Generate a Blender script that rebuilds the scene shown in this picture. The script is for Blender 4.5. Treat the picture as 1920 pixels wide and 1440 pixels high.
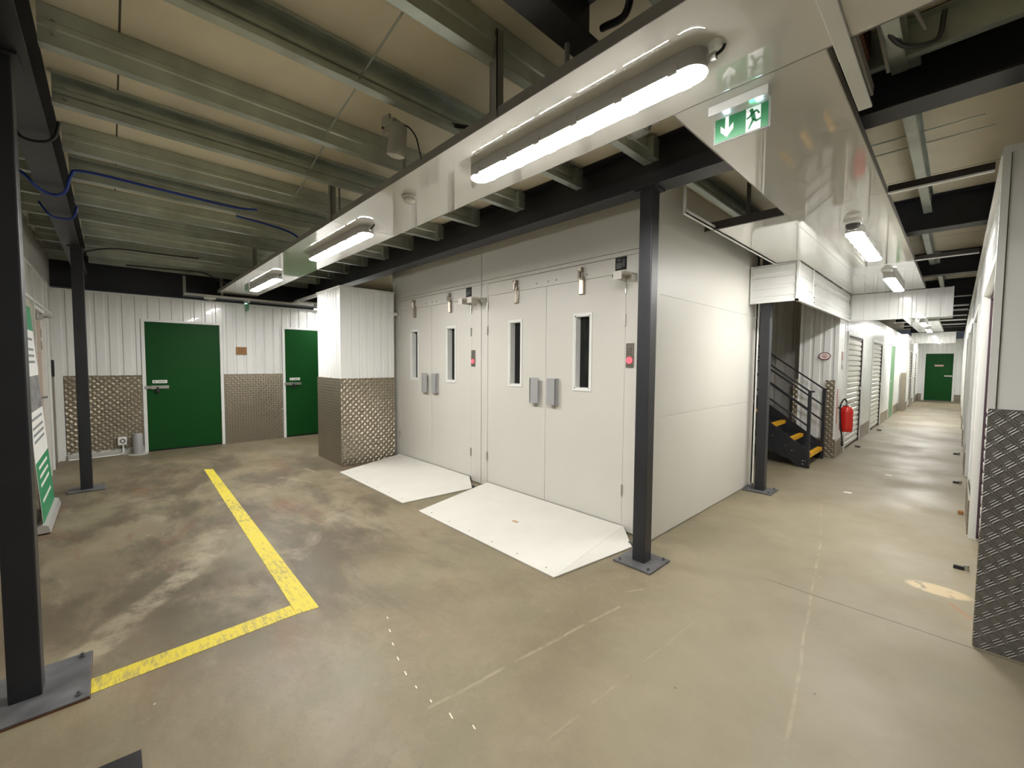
import bpy, bmesh, math, random
from mathutils import Vector, Matrix
random.seed(7)
SC = bpy.context.scene
COL = SC.collection
for o in list(bpy.data.objects):
    bpy.data.objects.remove(o)

# ------------------------------------------------------------ camera, world, exposure
cam_d = bpy.data.cameras.new('camera'); cam = bpy.data.objects.new('camera', cam_d); COL.objects.link(cam)
cam_d.sensor_fit = 'HORIZONTAL'; cam_d.sensor_width = 36.0; cam_d.lens = 36.0 * 792.0 / 1920.0
cam_d.clip_start = 0.05; cam_d.clip_end = 100
cam.matrix_world = (Matrix.Translation((0, 0, 1.48)) @ Matrix.Rotation(math.radians(46.5), 4, 'Z')
                    @ Matrix.Rotation(math.pi / 2 + math.radians(-2.9), 4, 'X') @ Matrix.Rotation(math.radians(0.42), 4, 'Z'))
SC.camera = cam
w = bpy.data.worlds.new('world'); SC.world = w; w.use_nodes = True
w.node_tree.nodes['Background'].inputs[0].default_value = (0.75, 0.85, 1.0, 1)
w.node_tree.nodes['Background'].inputs[1].default_value = 0.02
SC.view_settings.view_transform = 'Standard'; SC.view_settings.look = 'None'
SC.view_settings.gamma = 1.0; SC.view_settings.use_curve_mapping = False
SC.view_settings.exposure = 1.55
SC.cycles.use_denoising = True
SC.cycles.max_bounces = 8; SC.cycles.diffuse_bounces = 5; SC.cycles.glossy_bounces = 4
SC.cycles.sample_clamp_indirect = 6.0
LAMP_POWER = 46.0

# ------------------------------------------------------------ materials
def mat(name, col, rough=0.5, metal=0.0, coat=0.0, emit=None, power=0.0, noise=0.0, nscale=8.0, bump=0.0, bscale=60.0, spec=0.5, alpha=None, trans=0.0):
    m = bpy.data.materials.new(name); m.use_nodes = True
    nt = m.node_tree; b = nt.nodes['Principled BSDF']
    b.inputs['Base Color'].default_value = (*col, 1)
    b.inputs['Roughness'].default_value = rough
    b.inputs['Metallic'].default_value = metal
    b.inputs['Coat Weight'].default_value = coat
    b.inputs['Coat Roughness'].default_value = 0.02
    b.inputs['Specular IOR Level'].default_value = spec
    if trans: b.inputs['Transmission Weight'].default_value = trans
    if emit:
        b.inputs['Emission Color'].default_value = (*emit, 1); b.inputs['Emission Strength'].default_value = power
    geo = nt.nodes.new('ShaderNodeNewGeometry')
    if noise:
        n = nt.nodes.new('ShaderNodeTexNoise'); n.inputs['Scale'].default_value = nscale; n.inputs['Detail'].default_value = 6
        nt.links.new(geo.outputs['Position'], n.inputs['Vector'])
        r = nt.nodes.new('ShaderNodeMapRange')
        r.inputs['From Min'].default_value = 0.3; r.inputs['From Max'].default_value = 0.7
        r.inputs['To Min'].default_value = 1 - noise; r.inputs['To Max'].default_value = 1 + noise
        nt.links.new(n.outputs['Fac'], r.inputs['Value'])
        mx = nt.nodes.new('ShaderNodeVectorMath'); mx.operation = 'SCALE'; mx.inputs[0].default_value = col
        nt.links.new(r.outputs['Result'], mx.inputs['Scale']); nt.links.new(mx.outputs[0], b.inputs['Base Color'])
        r2 = nt.nodes.new('ShaderNodeMapRange'); r2.inputs['To Min'].default_value = rough * 0.85; r2.inputs['To Max'].default_value = min(1, rough * 1.15)
        nt.links.new(n.outputs['Fac'], r2.inputs['Value']); nt.links.new(r2.outputs['Result'], b.inputs['Roughness'])
    if bump:
        n = nt.nodes.new('ShaderNodeTexNoise'); n.inputs['Scale'].default_value = bscale; n.inputs['Detail'].default_value = 3
        nt.links.new(geo.outputs['Position'], n.inputs['Vector'])
        bp = nt.nodes.new('ShaderNodeBump'); bp.inputs['Strength'].default_value = bump; bp.inputs['Distance'].default_value = 0.01
        nt.links.new(n.outputs['Fac'], bp.inputs['Height']); nt.links.new(bp.outputs[0], b.inputs['Normal'])
    return m

def N(nt, t, **k):
    n = nt.nodes.new(t)
    for a, v in k.items(): setattr(n, a, v)
    return n
def math_(nt, op, a, b=None, c=None):
    n = nt.nodes.new('ShaderNodeMath'); n.operation = op
    for i, v in enumerate((a, b, c)):
        if v is None: continue
        if isinstance(v, (int, float)): n.inputs[i].default_value = v
        else: nt.links.new(v, n.inputs[i])
    return n.outputs[0]

def tread_mat(name, col, rough, con=.9, lift=1.9, freq=4.6):
    m = bpy.data.materials.new(name); m.use_nodes = True; nt = m.node_tree; b = nt.nodes['Principled BSDF']
    b.inputs['Metallic'].default_value = 0.75; b.inputs['Roughness'].default_value = rough
    g = N(nt, 'ShaderNodeNewGeometry'); s = N(nt, 'ShaderNodeSeparateXYZ'); nt.links.new(g.outputs['Position'], s.inputs[0])
    u = math_(nt, 'MULTIPLY', math_(nt, 'ADD', s.outputs[0], s.outputs[1]), 1 / 0.042)
    v = math_(nt, 'MULTIPLY', s.outputs[2], 1 / 0.042)
    fu = math_(nt, 'FLOOR', u); fv = math_(nt, 'FLOOR', v)
    par = math_(nt, 'FLOORED_MODULO', math_(nt, 'ADD', fu, fv), 2.0)
    sg = math_(nt, 'SUBTRACT', math_(nt, 'MULTIPLY', par, 2.0), 1.0)
    lx = math_(nt, 'SUBTRACT', math_(nt, 'SUBTRACT', u, fu), 0.5); ly = math_(nt, 'SUBTRACT', math_(nt, 'SUBTRACT', v, fv), 0.5)
    sy = math_(nt, 'MULTIPLY', ly, sg)
    a = math_(nt, 'MULTIPLY', math_(nt, 'ADD', lx, sy), 0.7071); c = math_(nt, 'MULTIPLY', math_(nt, 'SUBTRACT', lx, sy), 0.7071)
    wave = math_(nt, 'ADD', math_(nt, 'MULTIPLY', math_(nt, 'COSINE', math_(nt, 'MULTIPLY', c, 2 * math.pi * freq)), 0.5), 0.5)
    def env(x, lim):
        r = N(nt, 'ShaderNodeMapRange'); r.interpolation_type = 'SMOOTHSTEP'
        nt.links.new(math_(nt, 'ABSOLUTE', x), r.inputs['Value'])
        r.inputs['From Min'].default_value = lim; r.inputs['From Max'].default_value = lim + 0.09
        r.inputs['To Min'].default_value = 1; r.inputs['To Max'].default_value = 0
        return r.outputs['Result']
    h = math_(nt, 'MULTIPLY', math_(nt, 'MULTIPLY', wave, env(a, 0.40)), env(c, 0.30))
    bp = N(nt, 'ShaderNodeBump'); bp.inputs['Strength'].default_value = 0.9; bp.inputs['Distance'].default_value = 0.003
    nt.links.new(h, bp.inputs['Height']); nt.links.new(bp.outputs[0], b.inputs['Normal'])
    n = N(nt, 'ShaderNodeTexNoise'); n.inputs['Scale'].default_value = 2.5; n.inputs['Detail'].default_value = 4
    nt.links.new(g.outputs['Position'], n.inputs['Vector'])
    mx = N(nt, 'ShaderNodeMix', data_type='RGBA')
    mx.inputs['A'].default_value = (col[0] * .8, col[1] * .78, col[2] * .74, 1); mx.inputs['B'].default_value = (*[min(1, x * 1.2) for x in col], 1)
    nt.links.new(n.outputs['Fac'], mx.inputs['Factor'])
    mx2 = N(nt, 'ShaderNodeMix', data_type='RGBA'); mx2.inputs['B'].default_value = (*[min(1, x * lift) for x in col], 1)
    nt.links.new(mx.outputs['Result'], mx2.inputs['A']); nt.links.new(math_(nt, 'MULTIPLY', h, con), mx2.inputs['Factor'])
    nt.links.new(mx2.outputs['Result'], b.inputs['Base Color'])
    return m

def floor_mat():
    m = bpy.data.materials.new('worn_concrete'); m.use_nodes = True; nt = m.node_tree; b = nt.nodes['Principled BSDF']
    g = N(nt, 'ShaderNodeNewGeometry'); P = g.outputs['Position']; s = N(nt, 'ShaderNodeSeparateXYZ'); nt.links.new(P, s.inputs[0])
    def noise(sc, det=6, rough=.55, dist=0.0, stretch=None):
        n = N(nt, 'ShaderNodeTexNoise'); n.inputs['Scale'].default_value = sc; n.inputs['Detail'].default_value = det
        n.inputs['Roughness'].default_value = rough; n.inputs['Distortion'].default_value = dist
        if stretch:
            mp = N(nt, 'ShaderNodeMapping'); mp.inputs['Scale'].default_value = stretch; nt.links.new(P, mp.inputs[0]); nt.links.new(mp.outputs[0], n.inputs['Vector'])
        else: nt.links.new(P, n.inputs['Vector'])
        return n.outputs['Fac']
    def ramp(v, a, c, lo=0, hi=1):
        r = N(nt, 'ShaderNodeMapRange'); r.interpolation_type = 'SMOOTHSTEP'
        nt.links.new(v, r.inputs['Value'])
        r.inputs['From Min'].default_value = a; r.inputs['From Max'].default_value = c; r.inputs['To Min'].default_value = lo; r.inputs['To Max'].default_value = hi
        return r.outputs['Result']
    def mix(f, A, B):
        x = N(nt, 'ShaderNodeMix', data_type='RGBA')
        if isinstance(f, float): x.inputs['Factor'].default_value = f
        else: nt.links.new(f, x.inputs['Factor'])
        for k, v in (('A', A), ('B', B)):
            if isinstance(v, tuple): x.inputs[k].default_value = (*v, 1)
            else: nt.links.new(v, x.inputs[k])
        return x.outputs['Result']
    def ell(cx, cy, rx, ry, soft=.5):
        dx = math_(nt, 'MULTIPLY', math_(nt, 'SUBTRACT', s.outputs[0], cx), 1 / rx); dy = math_(nt, 'MULTIPLY', math_(nt, 'SUBTRACT', s.outputs[1], cy), 1 / ry)
        d = math_(nt, 'ADD', math_(nt, 'MULTIPLY', dx, dx), math_(nt, 'MULTIPLY', dy, dy))
        return ramp(d, 1 - soft, 1 + soft, 1, 0)
    def seg(p, q, wd, wob=None):
        (x0, y0), (x1, y1) = p, q; L = math.hypot(x1 - x0, y1 - y0); ux, uy = (x1 - x0) / L, (y1 - y0) / L
        dx = math_(nt, 'SUBTRACT', s.outputs[0], x0); dy = math_(nt, 'SUBTRACT', s.outputs[1], y0)
        t = math_(nt, 'ADD', math_(nt, 'MULTIPLY', dx, ux), math_(nt, 'MULTIPLY', dy, uy))
        o = math_(nt, 'SUBTRACT', t, math_(nt, 'MINIMUM', math_(nt, 'MAXIMUM', t, 0.0), L))
        n = math_(nt, 'SUBTRACT', math_(nt, 'MULTIPLY', dx, -uy), math_(nt, 'MULTIPLY', dy, -ux))
        if wob is not None: n = math_(nt, 'ADD', n, wob)
        d = math_(nt, 'SQRT', math_(nt, 'ADD', math_(nt, 'MULTIPLY', o, o), math_(nt, 'MULTIPLY', n, n)))
        return ramp(d, wd * .4, wd, 1, 0)
    def mul(a, b_): return math_(nt, 'MULTIPLY', a, b_)
    wobble = mul(math_(nt, 'SUBTRACT', noise(2.2, 5), .5), .35)
    c = mix(ramp(noise(0.8, 10, .66, .3), .36, .64), (0.172, 0.141, 0.090), (0.250, 0.208, 0.138))
    c = mix(mul(ramp(noise(1.7, 8, .6, .2), .46, .60), .62), c, (0.190, 0.172, 0.108))       # faint olive clouds
    c = mix(mul(ramp(noise(2.6, 10, .75, .3, (.8, 1.3, 1)), .50, .70), .45), c, (0.165, 0.130, 0.083))
    c = mix(mul(ramp(noise(6, 12, .8, .2), .50, .72), .40), c, (0.300, 0.255, 0.185))
    c = mix(mul(ramp(noise(30, 8, .8), .50, .75), .38), c, (0.10, 0.085, 0.06))
    c = mix(mul(ramp(noise(55, 6, .8), .55, .75), .30), c, (0.38, 0.33, 0.24))
    # pale wear of the corridor
    c = mix(mul(ell(-0.2, 8.0, 1.3, 8.5, .5), mul(ramp(noise(1.2, 8, .6), .3, .6, .6, 1), .62)), c, (0.335, 0.296, 0.212))
    # stained bay on the left
    left = ell(-5.3, 0.8, 3.0, 1.9, .6)
    c = mix(mul(mul(ramp(noise(1.0, 10, .68, .3, (.7, 1.5, 1)), .44, .58), left), .72), c, (0.082, 0.064, 0.044))
    c = mix(mul(mul(ramp(noise(1.6, 10, .72, .4, (.6, 1.6, 1.3)), .52, .66), left), .55), c, (0.170, 0.078, 0.040))
    c = mix(mul(mul(ramp(noise(1.3, 9, .66, .6, (.9, 1.6, .7)), .54, .68), left), .60), c, (0.300, 0.258, 0.190))
    c = mix(mul(mul(ell(-3.25, .42, .55, .30, .6), ramp(noise(3, 8), .35, .6)), .55), c, (0.085, 0.070, 0.045))
    pts = [(-2.75, -.25), (-3.0, -.10), (-3.31, .08), (-3.55, .30), (-3.85, .42), (-4.3, .60)]
    for p, q in zip(pts, pts[1:]):
        c = mix(mul(seg(p, q, .13, wobble), mul(ramp(noise(7, 8, .7), .35, .6), .60)), c, (0.36, 0.31, 0.225))
    # pale grit by the right wall
    spot = mul(ell(-.03, 3.92, .15, .085, .35), ramp(noise(14, 5), .36, .44))
    c = mix(mul(spot, .9), c, (0.60, 0.48, 0.30))
    c = mix(mul(seg((.03, 3.75), (.11, 3.62), .02), .5), c, (0.40, 0.17, 0.09))
    # saw-cut joints and scratches
    wob = mul(math_(nt, 'SUBTRACT', noise(3, 4), .5), .03)
    def line(v, pos, wdt, st_=.6):
        d = math_(nt, 'ABSOLUTE', math_(nt, 'SUBTRACT', math_(nt, 'ADD', v, wob), pos))
        return ramp(d, wdt * .5, wdt, st_, 0)
    c = mix(mul(line(s.outputs[1], 3.24, .008), ramp(s.outputs[0], -1.0, -.7)), c, (0.06, 0.05, 0.04))
    c = mix(line(s.outputs[1], 8.2, .010, .4), c, (0.09, 0.075, 0.06))
    c = mix(mul(line(s.outputs[1], 5.9, .006, .25), ramp(s.outputs[0], -1.5, -1.2)), c, (0.09, 0.075, 0.06))
    for p, q, wd, st_ in (((-.95, 5.5), (-.72, 4.2), .010, .35), ((-.72, 4.2), (-.50, 2.6), .010, .4), ((-.50, 2.6), (-.36, 1.6), .010, .35),
                     ((-1.50, .95), (-1.36, 2.2), .012, .28), ((-1.43, 2.37), (-1.28, 2.62), .010, .25), ((-1.05, 1.2), (-.98, 2.4), .007, .2),
                     ((-6.2, 1.9), (-5.75, 1.95), .03, .3), ((-5.9, 1.5), (-5.4, 1.75), .02, .3)):
        c = mix(mul(seg(p, q, wd, wob), mul(ramp(noise(9, 6), .38, .6), st_ * 1.5)), c, (0.40, 0.34, 0.24))
    rnd = random.Random(3)
    dash = None
    for k in range(9):
        t = k / 8; x = -2.22 + .92 * t; y = 1.12 - .20 * math.sin(t * 2.2) + .07 * t; l = .012 + .02 * rnd.random()
        d = seg((x, y), (x + l, y - l * .2), .004); dash = d if dash is None else math_(nt, 'MAXIMUM', dash, d)
    c = mix(dash, c, (0.75, 0.68, 0.56))
    # small white and dark specks
    for sc, wd, colr, k in ((2.6, .010, (0.62, 0.56, 0.45), .75), (4.1, .012, (0.03, 0.025, 0.02), .6), (1.3, .016, (.55, .5, .4), .6)):
        vo = N(nt, 'ShaderNodeTexVoronoi'); vo.inputs['Scale'].default_value = sc; nt.links.new(P, vo.inputs['Vector'])
        c = mix(mul(ramp(vo.outputs['Distance'], wd * sc * .35, wd * sc * .6, 1, 0), k), c, colr)
    nt.links.new(c, b.inputs['Base Color'])
    nt.links.new(ramp(noise(1.3, 6), .3, .7, .38, .60), b.inputs['Roughness'])
    b.inputs['Specular IOR Level'].default_value = 0.35
    bp = N(nt, 'ShaderNodeBump'); bp.inputs['Strength'].default_value = .25; bp.inputs['Distance'].default_value = .004
    nt.links.new(noise(35, 6, .7), bp.inputs['Height']); nt.links.new(bp.outputs[0], b.inputs['Normal'])
    return m

def deck_mat():
    m = mat('beige_deck_board', (0.80, 0.735, 0.58), .65, noise=.06, nscale=3)
    nt = m.node_tree; b = nt.nodes['Principled BSDF']
    g = N(nt, 'ShaderNodeNewGeometry'); s = N(nt, 'ShaderNodeSeparateXYZ'); nt.links.new(g.outputs['Position'], s.inputs[0])
    f = math_(nt, 'FRACT', math_(nt, 'MULTIPLY', math_(nt, 'SUBTRACT', s.outputs[1], .075), 1 / 2.4))
    d = math_(nt, 'MINIMUM', f, math_(nt, 'SUBTRACT', 1.0, f))
    k = math_(nt, 'LESS_THAN', d, .0018)
    src = b.inputs['Base Color'].links[0].from_socket
    mx = N(nt, 'ShaderNodeMix', data_type='RGBA'); nt.links.new(k, mx.inputs['Factor']); nt.links.new(src, mx.inputs['A']); mx.inputs['B'].default_value = (.10, .085, .06, 1)
    nt.links.new(mx.outputs['Result'], b.inputs['Base Color'])
    return m

def tape_mat():
    m = bpy.data.materials.new('worn_yellow_paint'); m.use_nodes = True; nt = m.node_tree; b = nt.nodes['Principled BSDF']
    g = N(nt, 'ShaderNodeNewGeometry'); n = N(nt, 'ShaderNodeTexNoise'); n.inputs['Scale'].default_value = 26; n.inputs['Detail'].default_value = 8; n.inputs['Roughness'].default_value = .75
    mp = N(nt, 'ShaderNodeMapping'); mp.inputs['Scale'].default_value = (.45, 1.6, 1); nt.links.new(g.outputs['Position'], mp.inputs[0]); nt.links.new(mp.outputs[0], n.inputs['Vector'])
    n2 = N(nt, 'ShaderNodeTexNoise'); n2.inputs['Scale'].default_value = 1.4; nt.links.new(g.outputs['Position'], n2.inputs['Vector'])
    a = N(nt, 'ShaderNodeMapRange'); nt.links.new(math_(nt, 'ADD', n.outputs['Fac'], math_(nt, 'MULTIPLY', n2.outputs['Fac'], .45)), a.inputs['Value'])
    a.inputs['From Min'].default_value = .72; a.inputs['From Max'].default_value = .86
    mx = N(nt, 'ShaderNodeMix', data_type='RGBA'); mx.inputs['A'].default_value = (.66, .54, .045, 1); mx.inputs['B'].default_value = (.30, .25, .10, 1)
    nt.links.new(math_(nt, 'MULTIPLY', a.outputs['Result'], .8), mx.inputs['Factor']); nt.links.new(mx.outputs['Result'], b.inputs['Base Color'])
    b.inputs['Roughness'].default_value = .6
    return m

M = {}
M['white_clad'] = mat('white_coated_cladding', (0.80, 0.81, 0.80), .22, coat=.3, noise=.02, nscale=2)
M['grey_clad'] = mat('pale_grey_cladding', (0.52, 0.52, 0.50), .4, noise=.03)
M['gloss_white'] = mat('glossy_white_panel', (0.66, 0.655, 0.61), .05, coat=1.0)
M['white_paint'] = mat('white_painted_steel', (0.78, 0.79, 0.77), .35)
M['trim_grey'] = mat('grey_edge_trim', (0.28, 0.27, 0.25), .5)
M['dark_trim'] = mat('dark_brown_trim', (0.045, 0.038, 0.034), .5)
M['cream'] = mat('cream_lift_paint', (0.62, 0.605, 0.56), .40, coat=.0, noise=.02, nscale=1.2, bump=.02, bscale=150)
M['ramp_white'] = mat('white_ramp_paint', (0.63, 0.615, 0.57), .45, noise=.03, nscale=5)
M['anthracite'] = mat('anthracite_steel', (0.020, 0.021, 0.026), .42, noise=.12, nscale=4)
M['plate_grey'] = mat('worn_base_plate', (0.10, 0.10, 0.105), .45, noise=.3, nscale=9)
M['rust'] = mat('rusty_edge', (0.12, 0.045, 0.02), .8, noise=.3, nscale=30)
M['galv'] = mat('galvanised_steel', (0.50, 0.55, 0.51), .36, metal=.7, noise=.14, nscale=6)
M['black'] = mat('black_plastic', (0.012, 0.012, 0.014), .45)
M['dark_glass'] = mat('dark_window_glass', (0.008, 0.009, 0.009), .08)
M['dark_void'] = mat('dark_interior', (0.012, 0.012, 0.012), .8)
M['green'] = mat('green_door_paint', (0.007, 0.064, 0.013), .5, noise=.03, nscale=3, spec=.12)
M['green_pale'] = mat('faded_green_door_paint', (0.10, 0.25, 0.11), .4)
M['steel'] = mat('brushed_steel', (0.50, 0.49, 0.46), .3, metal=.9)
M['chrome'] = mat('chrome_latch', (0.34, 0.30, 0.25), .32, metal=1)
M['handle_grey'] = mat('grey_handle', (0.36, 0.36, 0.37), .4)
M['beige_door'] = mat('beige_door_paint', (0.42, 0.33, 0.26), .45)
M['beige_wall'] = mat('beige_panel_paint', (0.48, 0.44, 0.36), .5)
M['pale_wall'] = mat('pale_panel_wall', (0.50, 0.50, 0.46), .45, noise=.03)
M['red'] = mat('extinguisher_red', (0.55, 0.012, 0.008), .25, coat=.5)
M['red_sign'] = mat('red_sign', (0.50, 0.05, 0.05), .4)
M['dark_red'] = mat('dark_red_button', (0.16, 0.01, 0.015), .4)
M['pink'] = mat('faded_pink_sign', (0.62, 0.36, 0.33), .5)
M['paper'] = mat('white_label', (0.80, 0.80, 0.78), .5)
M['ink'] = mat('grey_print', (0.22, 0.24, 0.25), .6)
M['brown'] = mat('wooden_notice', (0.33, 0.16, 0.05), .5, noise=.15, nscale=40)
M['yellow'] = mat('yellow_nosing', (0.80, 0.42, 0.01), .5)
M['lamp_grey'] = mat('lamp_housing', (0.55, 0.54, 0.53), .35)
M['lamp'] = mat('lamp_diffuser_lit', (0.9, 0.9, 0.9), .3, emit=(1.0, 0.975, 0.93), power=LAMP_POWER)
M['lamp_dim'] = mat('lamp_diffuser_lit_softer', (0.9, 0.9, 0.9), .3, emit=(1.0, 0.975, 0.93), power=LAMP_POWER * .92)
M['lamp_low'] = mat('lamp_diffuser_lit_weak', (0.9, 0.9, 0.9), .3, emit=(1.0, 0.975, 0.93), power=LAMP_POWER * .35)
M['dark_pipe'] = mat('dark_grey_pipe', (0.07, 0.07, 0.075), .4)
M['clip'] = mat('polished_clip', (0.9, 0.9, 0.9), .12, metal=1)
M['sign_green'] = mat('exit_green', (0.0, 0.12, 0.035), .35, emit=(0.0, 0.35, 0.10), power=.03)
M['sign_white'] = mat('exit_white', (0.85, 0.88, 0.88), .35, emit=(.9, 1, 1), power=.05)
M['led'] = mat('blue_white_led', (.8, .9, 1), .3, emit=(.6, .95, 1), power=3)
M['led_green'] = mat('green_led', (.1, .8, .3), .3, emit=(.1, 1, .35), power=1.2)
M['red_glow'] = mat('lit_red_button', (.9, .1, .12), .3, emit=(1, .07, .10), power=.55)
M['panel_steel'] = mat('call_plate_steel', (0.22, 0.20, 0.17), .35, metal=.6, noise=.15, nscale=60)
M['acrylic'] = mat('clear_acrylic', (0.75, 0.8, 0.78), .08, trans=.8)
M['blue_cable'] = mat('blue_cable', (0.01, 0.04, 0.30), .45)
M['tread'] = tread_mat('aluminium_tread_plate', (0.265, 0.235, 0.185), .34, .9, 1.75)
M['tread_dark'] = tread_mat('grey_tread_plate', (0.23, 0.225, 0.22), .5, .28, 1.4, 3.6)
M['floor'] = floor_mat()
M['deck'] = deck_mat()
M['tape'] = tape_mat()
M['roller'] = mat('cream_roller_slats', (0.74, 0.74, 0.68), .3, coat=.2)
M['roller_edge'] = mat('dark_red_seal', (0.055, 0.028, 0.042), .6)
M['speaker'] = mat('off_white_plastic', (0.42, 0.41, 0.34), .5)
M['banner_green'] = mat('banner_green', (0.03, 0.27, 0.12), .45)
M['banner_photo'] = mat('banner_grey_picture', (0.22, 0.22, 0.22), .5, noise=.5, nscale=12)
M['banner_dark'] = mat('banner_dark_print', (0.05, 0.06, 0.09), .5)
M['alu'] = mat('silver_cassette', (0.60, 0.60, 0.60), .35, metal=.5)
M['yellow_patch'] = mat('ochre_chip', (0.45, 0.32, 0.18), .6)

# ------------------------------------------------------------ geometry helpers
class MB:
    def __init__(s): s.bm = bmesh.new()
    def box(s, x0, x1, y0, y1, z0, z1, bev=0.0):
        r = bmesh.ops.create_cube(s.bm, size=1.0)
        for v in r['verts']:
            v.co = Vector(((x0 + x1) / 2 + v.co.x * (x1 - x0), (y0 + y1) / 2 + v.co.y * (y1 - y0), (z0 + z1) / 2 + v.co.z * (z1 - z0)))
        if bev:
            es = {e for v in r['verts'] for e in v.link_edges}
            bmesh.ops.bevel(s.bm, geom=list(es), offset=bev, segments=2, affect='EDGES', profile=.6)
        return s
    def obox(s, c, axes, half, bev=0.0):
        r = bmesh.ops.create_cube(s.bm, size=2.0)
        ax = [Vector(a).normalized() for a in axes]
        for v in r['verts']:
            v.co = Vector(c) + ax[0] * (v.co.x * half[0]) + ax[1] * (v.co.y * half[1]) + ax[2] * (v.co.z * half[2])
        if bev:
            es = {e for v in r['verts'] for e in v.link_edges}
            bmesh.ops.bevel(s.bm, geom=list(es), offset=bev, segments=2, affect='EDGES')
        return s
    def bar(s, a, b, wd, ht=None):
        a, b = Vector(a), Vector(b); d = (b - a); L = d.length; d.normalize()
        up = Vector((0, 0, 1)) if abs(d.z) < .95 else Vector((1, 0, 0))
        x = d.cross(up).normalized(); y = x.cross(d).normalized()
        return s.obox((a + b) / 2, (d, x, y), (L / 2, wd / 2, (ht or wd) / 2))
    def cyl(s, a, b, r, r2=None, n=16, cap=True):
        a, b = Vector(a), Vector(b); d = b - a; L = d.length
        rot = d.to_track_quat('Z', 'Y').to_matrix().to_4x4()
        bmesh.ops.create_cone(s.bm, cap_ends=cap, segments=n, radius1=r, radius2=r if r2 is None else r2, depth=L, matrix=Matrix.Translation((a + b) / 2) @ rot)
        return s
    def sph(s, c, r, sc=(1, 1, 1), n=14):
        bmesh.ops.create_uvsphere(s.bm, u_segments=n, v_segments=max(6, n // 2), radius=r, matrix=Matrix.Translation(c) @ Matrix.Diagonal((*sc, 1)))
        return s
    def lathe(s, c, prof, axis='z', n=24):
        rings = []
        for (r, h) in prof:
            ring = []
            for i in range(n):
                t = 2 * math.pi * i / n; p = Vector((r * math.cos(t), r * math.sin(t), h))
                if axis == 'x': p = Vector((p.z, p.x, p.y))
                if axis == 'y': p = Vector((p.x, p.z, p.y))
                ring.append(s.bm.verts.new(Vector(c) + p))
            rings.append(ring)
        for A, B in zip(rings, rings[1:]):
            for i in range(n):
                s.bm.faces.new((A[i], A[(i + 1) % n], B[(i + 1) % n], B[i]))
        s.bm.faces.new(rings[0][::-1]); s.bm.faces.new(rings[-1])
        return s
    def prism(s, pts, vec):
        vec = Vector(vec); A = [s.bm.verts.new(Vector(p)) for p in pts]; B = [s.bm.verts.new(Vector(p) + vec) for p in pts]
        n = len(A); s.bm.faces.new(A[::-1]); s.bm.faces.new(B)
        for i in range(n): s.bm.faces.new((A[i], A[(i + 1) % n], B[(i + 1) % n], B[i]))
        return s
    def tube(s, pts, r, n=8, sub=8):
        P = [Vector(p) for p in pts]
        if sub > 1 and len(P) > 2:
            Q = []
            E = [P[0] * 2 - P[1]] + P + [P[-1] * 2 - P[-2]]
            for i in range(1, len(E) - 2):
                for k in range(sub):
                    t = k / sub; a, b, c, d = E[i - 1], E[i], E[i + 1], E[i + 2]
                    Q.append(.5 * ((2 * b) + (c - a) * t + (2 * a - 5 * b + 4 * c - d) * t * t + (3 * b - 3 * c + d - a) * t ** 3))
            Q.append(P[-1]); P = Q
        rings = []; prev = None
        for i, p in enumerate(P):
            d = (P[min(i + 1, len(P) - 1)] - P[max(i - 1, 0)]).normalized()
            if prev is None: x = d.orthogonal().normalized()
            else: x = (prev - d * prev.dot(d)).normalized()
            prev = x; y = d.cross(x)
            rings.append([s.bm.verts.new(p + (x * math.cos(2 * math.pi * k / n) + y * math.sin(2 * math.pi * k / n)) * r) for k in range(n)])
        for A, B in zip(rings, rings[1:]):
            for k in range(n): s.bm.faces.new((A[k], A[(k + 1) % n], B[(k + 1) % n], B[k]))
        s.bm.faces.new(rings[0][::-1]); s.bm.faces.new(rings[-1])
        return s
    def stadium(s, x0, x1, yc, hw, z0, z1, taper=0.0, n=10):
        """rounded-end bar along x"""
        def ring(h, hw_):
            pts = []
            for i in range(n + 1):
                t = -math.pi / 2 + math.pi * i / n; pts.append((x1 - hw + hw_ * math.cos(t), yc + hw_ * math.sin(t), h))
            for i in range(n + 1):
                t = math.pi / 2 + math.pi * i / n; pts.append((x0 + hw + hw_ * math.cos(t), yc + hw_ * math.sin(t), h))
            return [s.bm.verts.new(p) for p in pts]
        A = ring(z0, hw - taper); B = ring(z1, hw); k = len(A)
        s.bm.faces.new(A[::-1]); s.bm.faces.new(B)
        for i in range(k): s.bm.faces.new((A[i], A[(i + 1) % k], B[(i + 1) % k], B[i]))
        return s
    def rotz(s, ang, c):
        bmesh.ops.rotate(s.bm, verts=s.bm.verts, cent=Vector(c), matrix=Matrix.Rotation(ang, 3, 'Z')); return s
    def build(s, name, m, parent=None, smooth=False):
        me = bpy.data.meshes.new(name)
        off = Vector((0, 0, 0)); p = parent
        while p is not None: off += p.location; p = p.parent
        bmesh.ops.recalc_face_normals(s.bm, faces=s.bm.faces)
        if off.length: bmesh.ops.translate(s.bm, verts=s.bm.verts, vec=-off)
        s.bm.to_mesh(me); s.bm.free()
        me.materials.append(M[m] if isinstance(m, str) else m)
        if smooth:
            for f in me.polygons: f.use_smooth = True
            try: me.set_sharp_from_angle(angle=math.radians(35))
            except Exception: pass
        o = bpy.data.objects.new(name, me); COL.objects.link(o)
        if parent is not None: o.parent = parent
        return o

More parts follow.
